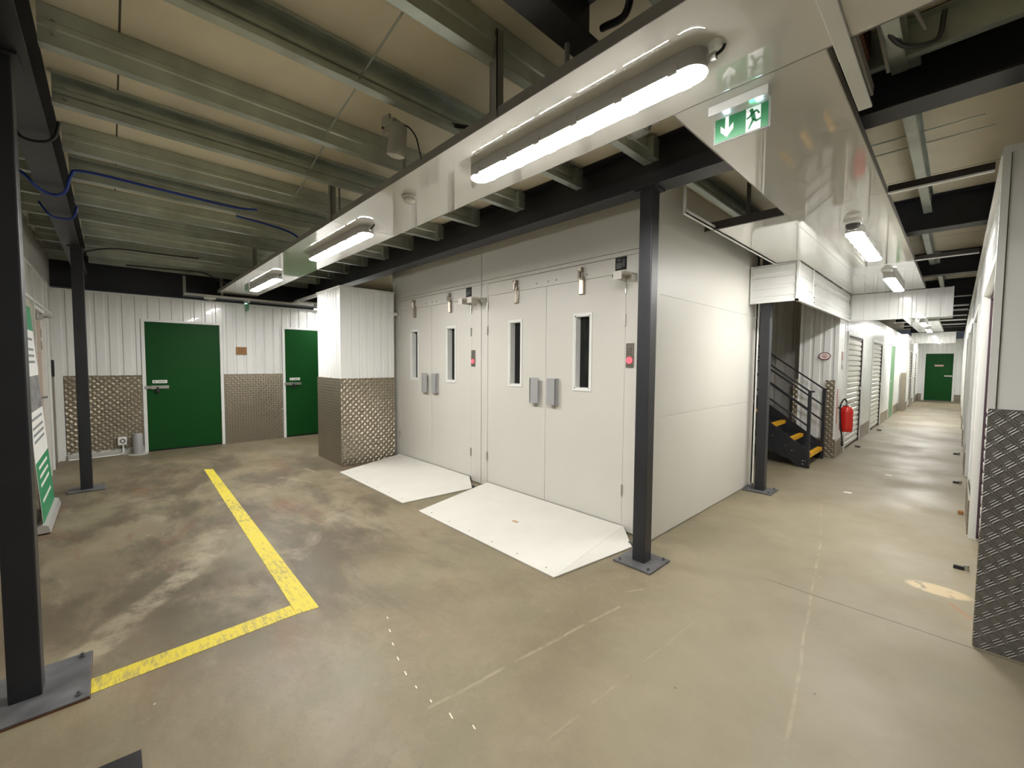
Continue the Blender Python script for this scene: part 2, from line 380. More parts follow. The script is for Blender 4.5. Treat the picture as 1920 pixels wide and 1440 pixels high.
def split_build(mb, name, m, parent, smooth=False):
    """every loose island of mb becomes a part of its own"""
    bm = mb.bm; bm.verts.ensure_lookup_table(); seen = set(); out = []
    for v0 in bm.verts:
        if v0.index in seen or v0 in seen: continue
        st = [v0]; isl = set()
        while st:
            v = st.pop()
            if v in isl: continue
            isl.add(v); st += [e.other_vert(v) for e in v.link_edges if e.other_vert(v) not in isl]
        seen |= isl
        q = MB(); mp = {v: q.bm.verts.new(v.co) for v in isl}
        for f in {f for v in isl for f in v.link_faces}:
            q.bm.faces.new([mp[v] for v in f.verts])
        out.append(q.build(name, m, parent, smooth))
    bm.free(); return out

def tag(o, label=None, cat=None, group=None, kind=None):
    if label: o['label'] = label
    if cat: o['category'] = cat
    if group: o['group'] = group
    if kind: o['kind'] = kind
    return o
def thing(name, label, cat, loc=(0, 0, 0), group=None, kind=None):
    o = bpy.data.objects.new(name, None); COL.objects.link(o); o.location = loc; o.empty_display_size = .1
    return tag(o, label, cat, group, kind)
def structure(name, loc=(0, 0, 0), label=None, cat=None):
    return thing(name, label, cat, loc, kind='structure')
def copy_tree(o, dloc=(0, 0, 0), label=None, parent=None):
    c = o.copy(); COL.objects.link(c)
    if parent is None: c.location = o.location + Vector(dloc)
    else: c.parent = parent
    if label: c['label'] = label
    for ch in list(o.children): copy_tree(ch, parent=c)
    return c
ORD = ['first', 'second', 'third', 'fourth', 'fifth', 'sixth', 'seventh', 'eighth', 'ninth', 'tenth', 'eleventh', 'twelfth', 'thirteenth', 'fourteenth', 'fifteenth', 'sixteenth', 'seventeenth', 'eighteenth']

def clad(name, axis, c, segs, m, side=1, pitch=.15, depth=.014, thick=.05, parent=None, horiz=False):
    """trapezoidal cladding on plane axis=c, face looking toward side*axis. segs: (u0,u1,z0,z1)"""
    mb = MB(); bm = mb.bm
    prof = [(0, 0), (.60, 0), (.68, -1), (.92, -1), (1.0, 0)]
    for (u0, u1, z0, z1) in segs:
        a0, a1 = (z0, z1) if horiz else (u0, u1)
        pts = [(a0, None)]; k = math.floor(a0 / pitch)
        def dep(a):
            t = (a / pitch) - math.floor(a / pitch)
            for (p, d), (q, e) in zip(prof, prof[1:]):
                if p <= t <= q: return (d + (e - d) * (t - p) / (q - p)) * depth
            return 0
        pts = [a0]
        while k * pitch < a1:
            for (p, d) in prof[:-1]:
                a = (k + p) * pitch
                if a0 + 1e-4 < a < a1 - 1e-4: pts.append(a)
            k += 1
        pts.append(a1)
        sec = [(a, dep(a)) for a in pts] + [(a1, -thick), (a0, -thick)]
        def vert(a, d, b):
            u, z = (b, a) if horiz else (a, b); n_ = c + side * d
            return (n_, u, z) if axis == 'x' else (u, n_, z)
        b0, b1 = (u0, u1) if horiz else (z0, z1)
        A = [bm.verts.new(vert(a, d, b0)) for a, d in sec]; B = [bm.verts.new(vert(a, d, b1)) for a, d in sec]
        n = len(A); bm.faces.new(A); bm.faces.new(B[::-1])
        for i in range(n): bm.faces.new((A[i], A[(i + 1) % n], B[(i + 1) % n], B[i]))
    return mb.build(name, m, parent)

# ------------------------------------------------------------ setting: floor, deck, walls
FY0, FY1, FX0, FX1 = -4.0, 25.4, -10.0, 4.0
o = MB().box(FX0, FX1, FY0, FY1, -.1, 0).build('floor', 'floor'); tag(o, kind='structure')
o = MB().box(FX0, FX1, FY0, FY1, 3.03, 3.13).build('ceiling', 'deck'); tag(o, kind='structure')

XL = -8.91      # left wall with green doors
o = clad('wall_left', 'x', XL, [(-.6, .35, 0, 2.48), (.35, 1.44, 2.13, 2.48), (1.44, 2.38, 0, 2.48), (2.38, 3.5, 2.13, 2.48), (3.5, 7.0, 0, 2.48)], 'white_clad', 1, .15, .016, .06)
tag(o, kind='structure')
o = MB().box(XL - .07, XL + .02, -.6, 7.0, 2.48, 2.50).build('trim_1', 'white_paint'); tag(o, kind='structure')
mb = MB().box(XL, XL + .012, -.5, .35, .10, 1.24).box(XL, XL + .012, 1.44, 2.38, 0.0, 1.24).box(XL, XL + .012, 3.5, 7.0, 0.0, 1.24)
o = mb.build('trim_2', 'tread'); tag(o, kind='structure')
o = MB().box(XL, XL + .03, -.5, .35, 0, .08).build('baseboard_left', 'pale_wall'); tag(o, kind='structure')

YR = -.60       # wall with the beige doors, running away on the far left
mb = MB().box(XL - .07, -7.75 - .05, YR - .08, YR, 0, 2.95)
mb.box(-7.80, -6.95, YR - .08, YR, 2.04, 2.95).box(-6.95, -5.0, YR - .08, YR, 0, 2.95).box(-5.0, -3.0, YR - .08, YR, 0, 2.95)
o = mb.build('rear_wall_left', 'pale_wall'); tag(o, kind='structure')
o = MB().box(-6.85, -5.0, YR, YR + .01, 0, 1.24).box(-5.0, -3.0, YR, YR + .01, 0, 1.24).box(-8.80, -8.35, YR, YR + .01, 0, 1.24).build('trim_3', 'tread'); tag(o, kind='structure')
mb = MB()
for x in (-8.86, -8.30, -7.9, -6.9):
    mb.box(x, x + .035, YR, YR + .02, 0, 2.5)
for z in (2.10, 2.45): mb.box(-8.9, -3.0, YR, YR + .018, z, z + .03)
o = mb.build('trim_4', 'white_paint'); tag(o, kind='structure')
o = MB().box(-6.80, -5.6, YR, YR + .015, 1.27, 2.06).build('beige_wall_panel', 'beige_wall'); tag(o, 'flat beige panel on the far left wall above the tread plate, behind the banner', 'panel')

# room behind and beside the camera
o = clad('wall_back', 'y', -4.0, [(-10, 4, 0, 3.0)], 'white_clad', 1); tag(o, kind='structure')
o = clad('wall_right_far', 'x', 4.0, [(-4, 3.27, 0, 3.0)], 'white_clad', -1); tag(o, kind='structure')

# right wall of the corridor and the block beside the camera
XR = .12
doorsR = [(3.36, 5.39), (6.5, 8.35), (9.4, 11.3), (12.35, 14.25), (15.3, 17.2), (18.25, 20.15), (21.2, 23.1)]
segs = []; p = 3.27
for a, b in doorsR:
    segs.append((p, a, 0, 2.54)); segs.append((a, b, 2.12, 2.54)); p = b
segs.append((p, 25.4, 0, 2.54))
o = clad('wall_right', 'x', XR + .012, segs, 'white_clad', -1, .15, .012, .12); tag(o, kind='structure')
o = clad('wall_right_front', 'y', 3.28, [(XR + .001, 4.0, 0, 2.54)], 'white_clad', -1, .15, .012, .12); tag(o, kind='structure')
o = MB().box(XR - .004, 4.0, 3.262, 3.272, 0, 1.262).build('trim_5', 'tread_dark'); tag(o, kind='structure')
o = MB().box(XR - .006, XR + .004, 3.274, 3.33, 0, .62).build('trim_6', 'tread'); tag(o, kind='structure')
o = MB().box(XR - .008, XR + .02, 3.258, 3.30, 1.262, 2.56).box(XR - .008, 4, 3.255, 3.30, 2.54, 2.57).box(XR - .01, XR + .05, 3.3, 25.4, 2.54, 2.57).build('trim_7', 'white_paint'); tag(o, kind='structure')
mb = MB(); p = 5.39
for (a, b), (c, d) in zip(doorsR, doorsR[1:]):
    mb.box(XR - .008, XR + .004, b + .03, c - .03, 0, .30)
o = mb.build('baseboard_right', 'tread'); tag(o, kind='structure')

# left corridor wall and stair walls
XC = -1.30
doorsC = [(9.05, 10.75, 2.05), (12.1, 13.85, 2.05), (15.65, 16.85, 2.08)]
segs = []; p = 8.32
for a, b, h in doorsC:
    segs.append((p, a, 0, 2.50)); segs.append((a, b, h, 2.50)); p = b
segs.append((p, 18.7, 0, 2.50))
o = clad('corridor_wall_left', 'x', XC, segs, 'white_clad', 1, .15, .010, .06); tag(o, kind='structure')
XC2 = -1.16
doorsD = [(19.8, 21.2, 2.0), (22.2, 23.6, 2.0)]
segs = []; p = 18.7
for a, b, h in doorsD:
    segs.append((p, a, 0, 2.5)); segs.append((a, b, h, 2.5)); p = b
segs.append((p, 25.4, 0, 2.5))
o = clad('far_corridor_wall_left', 'x', XC2, segs, 'white_clad', 1, .15, .010, .2); tag(o, kind='structure')
mb = MB()
for a, b in ((8.33, 9.0), (10.82, 12.05), (13.9, 15.6), (16.9, 18.6)): mb.box(XC, XC + .012, a, b, 0, .27)
for a, b in ((18.8, 19.75), (21.25, 22.15), (23.65, 25.4)): mb.box(XC2, XC2 + .012, a, b, 0, .27)
o = mb.build('corridor_baseboard_left', 'tread'); tag(o, kind='structure')
o = MB().box(XC2 - .10, XC2 + .015, 18.62, 18.68, 0, 1.25).box(XC2 + .005, XC2 + .02, 18.68, 18.80, 0, 1.25).build('trim_8', 'tread'); tag(o, kind='structure')
o = clad('stair_wall_right', 'y', 8.30, [(-1.82, XC + .002, 0, 3.0)], 'white_clad', -1, .135, .018, .40); tag(o, kind='structure')
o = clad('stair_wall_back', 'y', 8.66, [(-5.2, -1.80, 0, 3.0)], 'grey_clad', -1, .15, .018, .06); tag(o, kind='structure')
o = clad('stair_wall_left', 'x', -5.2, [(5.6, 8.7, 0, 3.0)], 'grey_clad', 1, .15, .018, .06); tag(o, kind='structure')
o = MB().box(-1.88, -1.82, 8.282, 8.294, 0, 1.24).box(-1.832, -1.822, 8.29, 8.5, 0, 1.24).box(-1.44, -1.32, 8.268, 8.28, 0, 1.24).box(-1.60, XC + .01, 8.27, 8.284, 0, .30).build('trim_9', 'tread'); tag(o, kind='structure')

# end wall
o = clad('end_wall', 'y', 25.4, [(-1.2, -1.0, 0, 2.6), (-1.0, -.09, 2.03, 2.6), (-.09, .14, 0, 2.6)], 'white_clad', -1, .15, .012, .06); tag(o, kind='structure')
o = MB().box(-1.2, -1.04, 25.37, 25.386, 0, .28).box(-.06, .14, 25.37, 25.386, 0, .28).build('end_baseboard', 'tread'); tag(o, kind='structure')

# pillar enclosure beside the lifts
PX0, PX1, PY0, PY1 = -6.83, -5.93, 2.33, 3.14
root = structure('pillar_wall', (PX1, PY0, 0))
clad('cladding_side', 'x', PX1, [(PY0 + .052, PY1, 1.24, 2.51)], 'white_clad', 1, .11, .012, .05, parent=root)
clad('cladding_front', 'y', PY0, [(PX0, PX1 - .002, 1.24, 2.51)], 'white_clad', -1, .11, .012, .05, parent=root)
MB().box(PX0, PX1 - .001, PY0 + .001, PY1, 0, 1.238).box(PX0, PX1 - .06, PY0 + .06, PY1, 1.239, 2.50).build('core', 'pale_wall', root)
MB().box(PX0, PX1 + .012, PY0 - .012, PY0 - .0005, 0, 1.24).box(PX1 - .0, PX1 + .012, PY0, PY1, 0, 1.24).build('tread_plate', 'tread', root)
MB().box(PX0, PX1 + .015, PY0 - .015, PY0 + .02, 2.50, 2.53).box(PX1 - .02, PX1 + .015, PY0 + .0201, PY1, 2.50, 2.53).box(PX1 - .03, PX1 + .006, PY0 - .006, PY0 + .06, 1.241, 2.499).build('edge_trim', 'white_paint', root)

# ------------------------------------------------------------ steel frame
def column(x0, y0, label, px=.15, h=2.72, rot=0):
    r = thing('steel_column', label, 'column', (x0 + .05, y0 + .05, 0), 'anthracite steel columns')
    MB().box(x0, x0 + .1, y0, y0 + .1, .012, h, .006).build('shaft', 'anthracite', r)
    bp = MB().box(x0 + .05 - px, x0 + .05 + px, y0 + .05 - px, y0 + .05 + px, 0.002, .014, .002).build('base_plate', 'plate_grey', r)
    if rot == 1:
        MB().box(x0 + .05 - px + .001, x0 + .05 + px + .0015, y0 + .05 - px + .001, y0 + .05 + px + .0015, 0.0, .008).build('rusty_rim', 'rust', bp)
    for sx in (-1, 1):
        for sy in (-1, 1):
            cx, cy = x0 + .05 + sx * (px - .035), y0 + .05 + sy * (px - .035)
            if x0 > -6: MB().cyl((cx, cy, .012), (cx, cy, .024), .011, n=6).cyl((cx, cy, .02), (cx, cy, .034), .006, n=8).build('anchor_bolt', 'plate_grey', r)
    MB().box(x0 - .03, x0 + .13, y0 - .02, y0 + .12, h - .012, h).build('cap_plate', 'anthracite', r)
    return r
column(-2.80, -.36, 'nearest dark steel column, its rusty edged base plate touching the yellow line', .20, rot=1)
column(-6.83, -.29, 'dark steel column on the left, standing before the white ribbed wall with green doors', .15)
column(-1.62, 2.79, 'dark steel column at the front corner of the lift shaft beside the white ramp', .15)
column(-1.59, 5.45, 'dark steel column at the back corner of the lift shaft beside the stairs', .15)

def ibeam(name, a, b, wd, z0, z1, label, tf=.012, m='anthracite', cat='beam', group=None, bolts=()):
    """a,b plan end points along x or y"""
    (x0, y0), (x1, y1) = a, b; mb = MB(); h = wd / 2
    if abs(x1 - x0) > abs(y1 - y0):
        mb.box(min(x0, x1), max(x0, x1), y0 - h, y0 + h, z0, z0 + tf).box(min(x0, x1), max(x0, x1), y0 - h, y0 + h, z1 - tf, z1).box(min(x0, x1), max(x0, x1), y0 - .005, y0 + .005, z0 + tf, z1 - tf)
    else:
        mb.box(x0 - h, x0 + h, min(y0, y1), max(y0, y1), z0, z0 + tf).box(x0 - h, x0 + h, min(y0, y1), max(y0, y1), z1 - tf, z1).box(x0 - .005, x0 + .005, min(y0, y1), max(y0, y1), z0 + tf, z1 - tf)
    o = mb.build(name, m); tag(o, label, cat, group); return o
ibeam('steel_beam', (-8.85, 2.84), (3.9, 2.84), .17, 2.72, 3.028, 'long dark steel beam running above the lift doors, over the front column', group='dark steel beams')
ibeam('steel_beam', (-8.85, -.28), (1.5, -.28), .14, 2.72, 3.028, 'dark steel beam on the left, over the two left columns with blue cables', group='dark steel beams')
ibeam('steel_beam', (-1.65, 5.52), (1.5, 5.52), .17, 2.72, 3.028, 'dark steel beam crossing the corridor, level with the column beside the stairs', group='dark steel beams')
BEAMY = [8.30, 11.0, 13.8, 16.6, 19.4, 22.2]
for i, y in enumerate(BEAMY):
    ibeam('steel_beam', (-1.3, y), (1.5, y), .17, 2.72, 3.028, '%s dark steel beam across the corridor beyond the stairs, counting towards the end door' % ORD[i], group='dark steel beams')
ibeam('steel_beam', (-8.97, -.6), (-8.97, 7.0), .17, 2.52, 3.02, 'dark deep steel beam above the white wall with green doors', group='dark steel beams')
ibeam('trimmer_beam', (-1.13, -.2), (-1.13, 1.50), .12, 2.79, 2.99, 'short black steel beam end hanging under the deck above the nearest lamp')
# galvanised channel in front of the main beam, right side
o = MB().box(-.36, 3.9, 2.66, 2.665, 2.86, 3.02).box(-.36, 3.9, 2.62, 2.665, 2.86, 2.866).box(-.36, 3.9, 2.62, 2.665, 3.014, 3.02).build('edge_channel', 'galv')
tag(o, 'galvanised edge channel running beside the dark beam at the top right', 'channel')

def joist_mesh(y0, y1, flip):
    s = -1 if flip else 1; z0, z1 = 2.858, 3.028; mb = MB(); f = .055; t = .004
    mb.box(-t / 2, t / 2, y0, y1, z0, z1)
    mb.box(min(0, s * f), max(0, s * f), y0, y1, z0, z0 + t).box(min(0, s * f), max(0, s * f), y0, y1, z1 - t, z1)
    mb.box(min(s * f, s * f - s * t), max(s * f, s * f - s * t), y0, y1, z0, z0 + .018).box(min(s * f, s * f - s * t), max(s * f, s * f - s * t), y0, y1, z1 - .018, z1)
    # swaged web stiffener
    mb.prism([(t / 2, y0, 2.925), (t / 2 + .008, y0, 2.932), (t / 2 + .008, y0, 2.955), (t / 2, y0, 2.962)], (0, y1 - y0, 0))
    return mb
def cleat(mb, x, y0, y1):
    return mb.box(x - .003, x + .045, y0, y1, 2.87, 3.01)
protos = {}
for bay, (y0, y1, xs, txt, grp) in enumerate((
    (-.19, 2.74, [-2.80 - .645 * k for k in range(-5, 10)], 'long galvanised joist over the left bay', 'galvanised joists over the left bay'),
    (-.585, -.36, [-2.80 - .645 * k for k in range(0, 10)], 'short galvanised joist end behind the left beam', 'short joist ends at the far left'),
    (2.94, 5.40, [-1.50, -.88, -.27], 'galvanised joist above the corridor between front and back lift columns', 'joists over the corridor beside the lift'),
    (5.60, 8.20, [-.88, -.27], 'galvanised joist over the corridor beyond the stair column', 'joists over the corridor by the stairs'),
    (8.40, 10.9, [-.27], 'galvanised joist over the corridor just beyond the white bulkhead', None),
    (11.1, 13.7, [-.27], 'galvanised joist over the corridor between second and third far beams', None))):
    for i, x in enumerate(xs):
        flip = i % 2 == 1; key = (bay, flip)
        if len(xs) > 3:
            lab = '%s %s, counting from right' % (ORD[i], txt)
        elif len(xs) > 1:
            lab = txt + (', leftmost' if i == 0 else ', nearest the right wall' if i == len(xs) - 1 else ', the middle one')
        else: lab = txt
        r = thing('ceiling_joist', lab, 'joist', (x, (y0 + y1) / 2, 2.95), grp)
        if key not in protos:
            protos[key] = []
            a = joist_mesh(y0, y1, flip).build('channel', 'galv')
            a.data.transform(Matrix.Translation((0, -(y0 + y1) / 2, -2.95))); a.parent = r
            mb = cleat(MB(), 0, y1 - .06, y1 + .02) if bay != 1 else cleat(MB(), 0, y0, y0 + .02)
            bmesh.ops.translate(mb.bm, verts=mb.bm.verts, vec=(0, -(y0 + y1) / 2, -2.95))
            c = mb.build('fixing_cleat', 'galv'); c.parent = r
            mb = MB(); yy = (y1 - .02) if bay != 1 else y0 + .01
            for zz in (2.91, 2.97):
                mb.cyl((.002, yy, zz), (.014, yy, zz), .009, n=6)
                if bay == 0: mb.cyl((.0, y0 + .05, zz), (.014, y0 + .05, zz), .009, n=6)
            bmesh.ops.translate(mb.bm, verts=mb.bm.verts, vec=(0, -(y0 + y1) / 2, -2.95))
            bl = split_build(mb, 'bolt', 'galv', None)
            for q in bl: q.parent = r
            protos[key] = [a, c] + bl
        else:
            for pch in protos[key]:
                q = pch.copy(); COL.objects.link(q); q.parent = r
# thin bracing rods between joists
for i, (a, b) in enumerate((((-2.16, .95, 2.90), (-1.51, .95, 3.0)), ((-2.80, 1.02, 2.90), (-2.20, 1.02, 3.0)), ((-3.44, 1.12, 2.9), (-2.84, 1.1, 3.0)), ((-4.09, 1.2, 2.9), (-3.5, 1.2, 3.0)), ((-.9, 3.9, 2.93), (.1, 3.9, 2.93)), ((-.6, 3.75, 2.95), (.05, 3.75, 2.95)), ((-.9, 6.4, 2.93), (.1, 6.4, 2.93)))):
    o = MB().cyl(a, b, .005, n=6).build('bracing_rod', 'galv')
    tag(o, ['thin bracing rod between joists above the security sensor, nearest the camera', 'thin bracing rod touching the joist that carries the white sensor', 'thin bracing rod between joists left of the white sensor', 'thin bracing rod between joists above the second hanging lamp', 'long thin rod crossing the corridor deck beside the near white cross bar', 'shorter thin rod crossing under the deck just before the long one', 'thin rod crossing the corridor deck beyond the second cross bar'][i], 'rod', 'bracing rods')

# ------------------------------------------------------------ suspended ceiling panels
ZC = 2.60
def panel(x0, x1, y0, y1, label, edges='', z=ZC, name='ceiling_panel', th=.028):
    r = thing(name, label, 'ceiling panel', ((x0 + x1) / 2, (y0 + y1) / 2, z), 'glossy white suspended ceiling panels')
    MB().box(x0, x1, y0, y1, z, z + th).build('board', 'gloss_white', r)
    mb = MB(); e = .004; n = 0
    if 'f' in edges: mb.box(x0, x1, y0 - e, y0, z - .002, z + .045); n += 1
    if 'b' in edges: mb.box(x0, x1, y1, y1 + e, z - .002, z + .045); n += 1
    if 'l' in edges: mb.box(x0 - e, x0, y0, y1, z - .002, z + .045); n += 1
    if 'r' in edges: mb.box(x1, x1 + e, y0, y1, z - .002, z + .045); n += 1
    if n: mb.build('edge_strip', 'trim_grey', r)
    else: mb.bm.free()
    return r
g = .0015
panel(-3.50 + g, 4.0, 1.32, 1.87 - g, 'long glossy white ceiling panel carrying the nearest lamp', 'fb')
panel(-6.05 + g, -3.50 - g, 1.32, 1.87 - g, 'glossy white ceiling panel carrying the second lamp, left of the panel joint', 'fb')
panel(-8.50, -6.05 - g, 1.32, 1.87 - g, 'glossy white ceiling panel carrying the lamp nearest the green doors', 'fb')
panel(-.93, -.37, 1.87 + g, 3.68 - g, 'glossy white ceiling panel from which the green exit sign hangs', 'lr')
panel(-.93, -.37, 3.68 + g, 6.25 - g, 'glossy white ceiling panel over the corridor with the round sensor and lamp', 'r')
panel(-1.43, -.93 - g, 3.68 + g, 5.38, 'glossy white ceiling panel filling the corner between lift shaft and corridor', '')
panel(-1.205, -.93 - g, 5.38 + g, 8.60, 'narrow white ceiling strip beside the landing enclosure above the stairs', '')
panel(-.93, -.37, 6.25 + g, 8.60, 'glossy white ceiling panel in the corridor before the white bulkhead', 'r')
panel(-.95, -.37, 8.95, 19.8, 'narrow white ceiling panel far down the corridor, seen under the bulkhead', 'lr')
panel(-8.87, -8.56, .88, 2.45, 'narrow white ceiling strip running along the top of the wall with green doors', '', z=2.535)

panel(-8.87, -8.20, 2.452, 6.5, 'wider white ceiling strip above the bright green door carrying a lamp', '', z=2.535)

def tbar(x0, x1, y, label, z=2.60):
    o = MB().box(x0, x1, y - .018, y + .018, z - .012, z - .002).box(x0, x1, y - .003, y + .003, z - .002, z + .06).build('cross_bar', 'white_paint')
    return tag(o, label, 'support bar', 'white ceiling support bars')
o = MB().box(-1.52, -.94, 3.660, 3.6815, 2.592, 2.600).box(-1.52, -.94, 3.670, 3.6815, 2.600, 2.66).box(-1.20, -1.17, 3.672, 3.676, 2.66, 3.03).build('cross_bar', 'dark_trim'); tag(o, 'cross bar at the front edge of the ceiling panel beside the lift shaft', 'support bar', 'white ceiling support bars')
for x0, x1, y, l in ((-.36, .10, 3.70, 'white cross bar between corridor ceiling panel and the right wall, the nearer one'), (-.36, .10, 6.25, 'white cross bar between corridor ceiling panel and the right wall, the farther one')):
    r = thing('cross_bar', l, 'support bar', ((x0 + x1) / 2, y, 2.6), 'white ceiling support bars')
    MB().box(x0, x1, y - .012, y + .012, 2.592, 2.602).build('bottom_flange', 'white_paint', r)
    MB().box(x0, x1, y - .004, y + .004, 2.602, 2.645).build('dark_web', 'dark_trim', r)
for i, y in enumerate((12.2, 13.1, 14.6, 16.0, 17.6)):
    o = MB().box(-1.28, .10, y - .012, y + .012, 2.66, 2.69).build('cross_bar', 'white_paint'); tag(o, '%s thin cross bar under the far corridor ceiling beyond the white bulkhead' % ORD[i], 'support bar', 'white ceiling support bars')
# loose white rail: upright and long bottom leg, in front of the shaft side
r = thing('ceiling_rail', 'white angle rail with an upright rod, hanging in front of the lift shaft side', 'rail', (-1.43, 3.13, 2.6))
MB().box(-1.455, -1.43, 3.12, 5.37, 2.592, 2.602).box(-1.433, -1.43, 3.12, 5.37, 2.592, 2.625).build('rail', 'white_paint', r)
MB().box(-1.452, -1.436, 3.115, 3.13, 2.60, 2.80).build('upright_rod', 'white_paint', r)
r = thing('cover_strip', 'white flat cover strip ending in mid air beside the exit sign panel', 'strip', (-.32, 1.9, 2.57))
MB().box(-.345, -.298, 1.0, 2.40, 2.585, 2.599, .003).build('strip', 'white_paint', r)
MB().box(-.298, -.288, 1.88, 2.33, 2.60, 2.64).build('side_angle', 'trim_grey', r)
# hangers
def hanger(x, y, label, z1=2.86, wd=.04, round_=False, z0=2.60):
    mb = MB()
    if round_: mb.cyl((x, y, z0 + .03), (x, y, z1), wd / 2, n=10)
    else: mb.box(x - wd / 2, x + wd / 2, y - .03, y - .026, z0, z1).box(x - wd / 2, x - wd / 2 + .004, y - .03, y + .01, z0 + .03, z1).box(x + wd / 2 - .004, x + wd / 2, y - .03, y + .01, z0 + .03, z1)
    o = mb.build('panel_hanger', 'trim_grey'); return tag(o, label, 'hanger', 'hangers holding the ceiling panels')
hanger(-1.52, 1.34, 'grey channel hanger above the nearest lamp, between panel edge and joist', 2.99, .05)
hanger(-1.16, 1.40, 'thin round hanger rod next to the short black beam end', 3.02, .022, True)
hanger(-2.58, 1.45, 'thin hanger rod left of the white sensor', 3.02, .02, True)
hanger(-3.52, 1.34, 'grey channel hanger at the joint of the first and second ceiling panels', 2.93, .05)
hanger(-3.60, 1.42, 'slim rod beside the channel hanger at the first panel joint', 3.0, .015, True)
hanger(-6.05, 1.34, 'grey channel hanger near the lamp closest to the green doors', 2.9, .045)
hanger(-8.60, .90, 'white upright at the front end of the narrow strip above the green doors', 2.83, .035, z0=2.53)
hanger(-8.60, 1.40, 'second white upright on the narrow strip above the green doors', 2.86, .03, z0=2.53)
o = MB().box(-8.5, -6.3, 2.50, 2.52, 2.545, 2.56).box(-8.5, -6.3, 2.50, 2.503, 2.56, 2.60).build('cross_bar', 'white_paint'); tag(o, 'white bar running from the pillar towards the left wall lamp', 'support bar', 'white ceiling support bars')

# ------------------------------------------------------------ landing enclosure and bulkheads
YE0, YE1, XE0, XE, ZE = 5.40, 8.60, -1.68, -1.225, 2.19
r = thing('landing_enclosure', 'white ribbed enclosure of the stair landing hanging beside the lift shaft', 'bulkhead', (-1.45, YE0, ZE))
clad('front_cladding', 'y', YE0, [(XE0, XE, ZE, 2.60)], 'white_clad', -1, .125, .008, .02, parent=r, horiz=True)
clad('side_cladding', 'x', XE, [(YE0, YE1, ZE, 2.60)], 'white_clad', 1, .18, .008, .02, parent=r, horiz=True)
MB().box(XE0 - .01, XE + .012, YE0 - .012, YE0 + .02, ZE - .015, ZE + .005).box(XE - .02, XE + .012, YE0 - .012, YE1, ZE - .015, ZE + .005).box(XE - .012, XE + .013, YE0 - .012, YE0 + .015, ZE, 2.6).box(XE + .001, XE + .014, 6.05, 6.08, ZE, 2.6).box(XE0 - .01, XE0 + .005, YE0 - .012, YE0 + .02, ZE, 2.6).build('edge_trim', 'white_paint', r)
mb = MB()
for y in (6.10, 8.5):
    for z in (ZE + .03, ZE + .09, ZE + .23): mb.cyl((XE + .012, y, z), (XE + .018, y, z), .007, n=8)
split_build(mb, 'screw', 'black', r)
def bulk(y, label, x0, z0):
    r = thing('corridor_bulkhead', label, 'bulkhead', (-.7, y, z0), 'white ribbed bulkheads across the corridor')
    clad('cladding', 'y', y, [(x0, -.095, z0, 2.595)], 'white_clad', -1, .15, .008, .02, parent=r)
    MB().box(-.095, -.08, y - .01, y + .25, z0 - .01, 2.6).box(-.35, -.08, y + .03, y + .25, z0 - .02, z0 - .008).box(x0, -.085, y - .010, y + .03, z0 - .012, z0).build('edge_trim', 'white_paint', r)
bulk(8.62, 'nearer white ribbed bulkhead hanging across the corridor', XE + .002, 2.19)
bulk(20.0, 'farther white ribbed bulkhead hanging across the corridor before the end door', -1.14, 2.24)

# ------------------------------------------------------------ lift shaft
SX0, SX1, SY0, SY1 = -6.10, -1.70, 3.22, 5.72
r = thing('lift_shaft', 'big cream steel lift shaft behind the front steel column', 'lift shaft', (SX1, SY0, 0))
for z0, z1 in ((0.012, 1.030), (1.036, 2.042), (2.048, 2.86)):
    MB().box(SX1 - .05, SX1, SY0 + .05, SY1, z0, z1, .002).build('side_panel', 'cream', r)
MB().box(SX1 - .045, SX1 - .004, SY0 + .05, SY1 - .002, .004, 3.02).build('side_backing', 'cream', r)
MB().box(SX1 - .06, SX1 + .004, SY0 - .002, SY0 + .05, .01, 2.86, .003).build('corner_post', 'cream', r)
MB().box(SX1 - .04, SX1 + .004, SY1, SY1 + .05, .01, 2.86).build('rear_corner_post', 'white_paint', r)
MB().box(SX1 - .04, SX1 - .005, SY0 + .02, SY1, 0, .012).build('dark_floor_gap', 'black', r)
# front: transom panels and frames
for a, b in ((-3.925, SX1 - .06), (SX0 + .04, -3.955)):
    MB().box(a, b, SY0, SY0 + .05, 2.443, 2.93, .002).build('transom_panel', 'cream', r)
    MB().box(a, b, SY0, SY0 + .05, 2.402, 2.439, .002).build('transom_rail', 'cream', r)
MB().box(-3.953, -3.928, SY0 - .006, SY0 + .05, .01, 2.86).build('centre_post', 'cream', r)
MB().box(SX0, SX0 + .045, SY0 - .01, SY0 + .05, .0, 2.86, .003).build('left_edge_post', 'cream', r)
MB().box(SX0, SX1 - .06, SY0 + .05, SY0 + .09, 2.4, 3.02).build('front_backing', 'cream', r)
MB().box(SX0, SX1, SY1 - .05, SY1, 0, 3.02).box(SX0, SX0 + .05, SY0 + .05, SY1, 0, 3.02).build('rear_panels', 'cream', r)
MB().box(SX0 + .06, SX1 - .06, SY0 + .20, SY0 + .22, 0, 2.4).build('lift_car_front', 'dark_void', r)

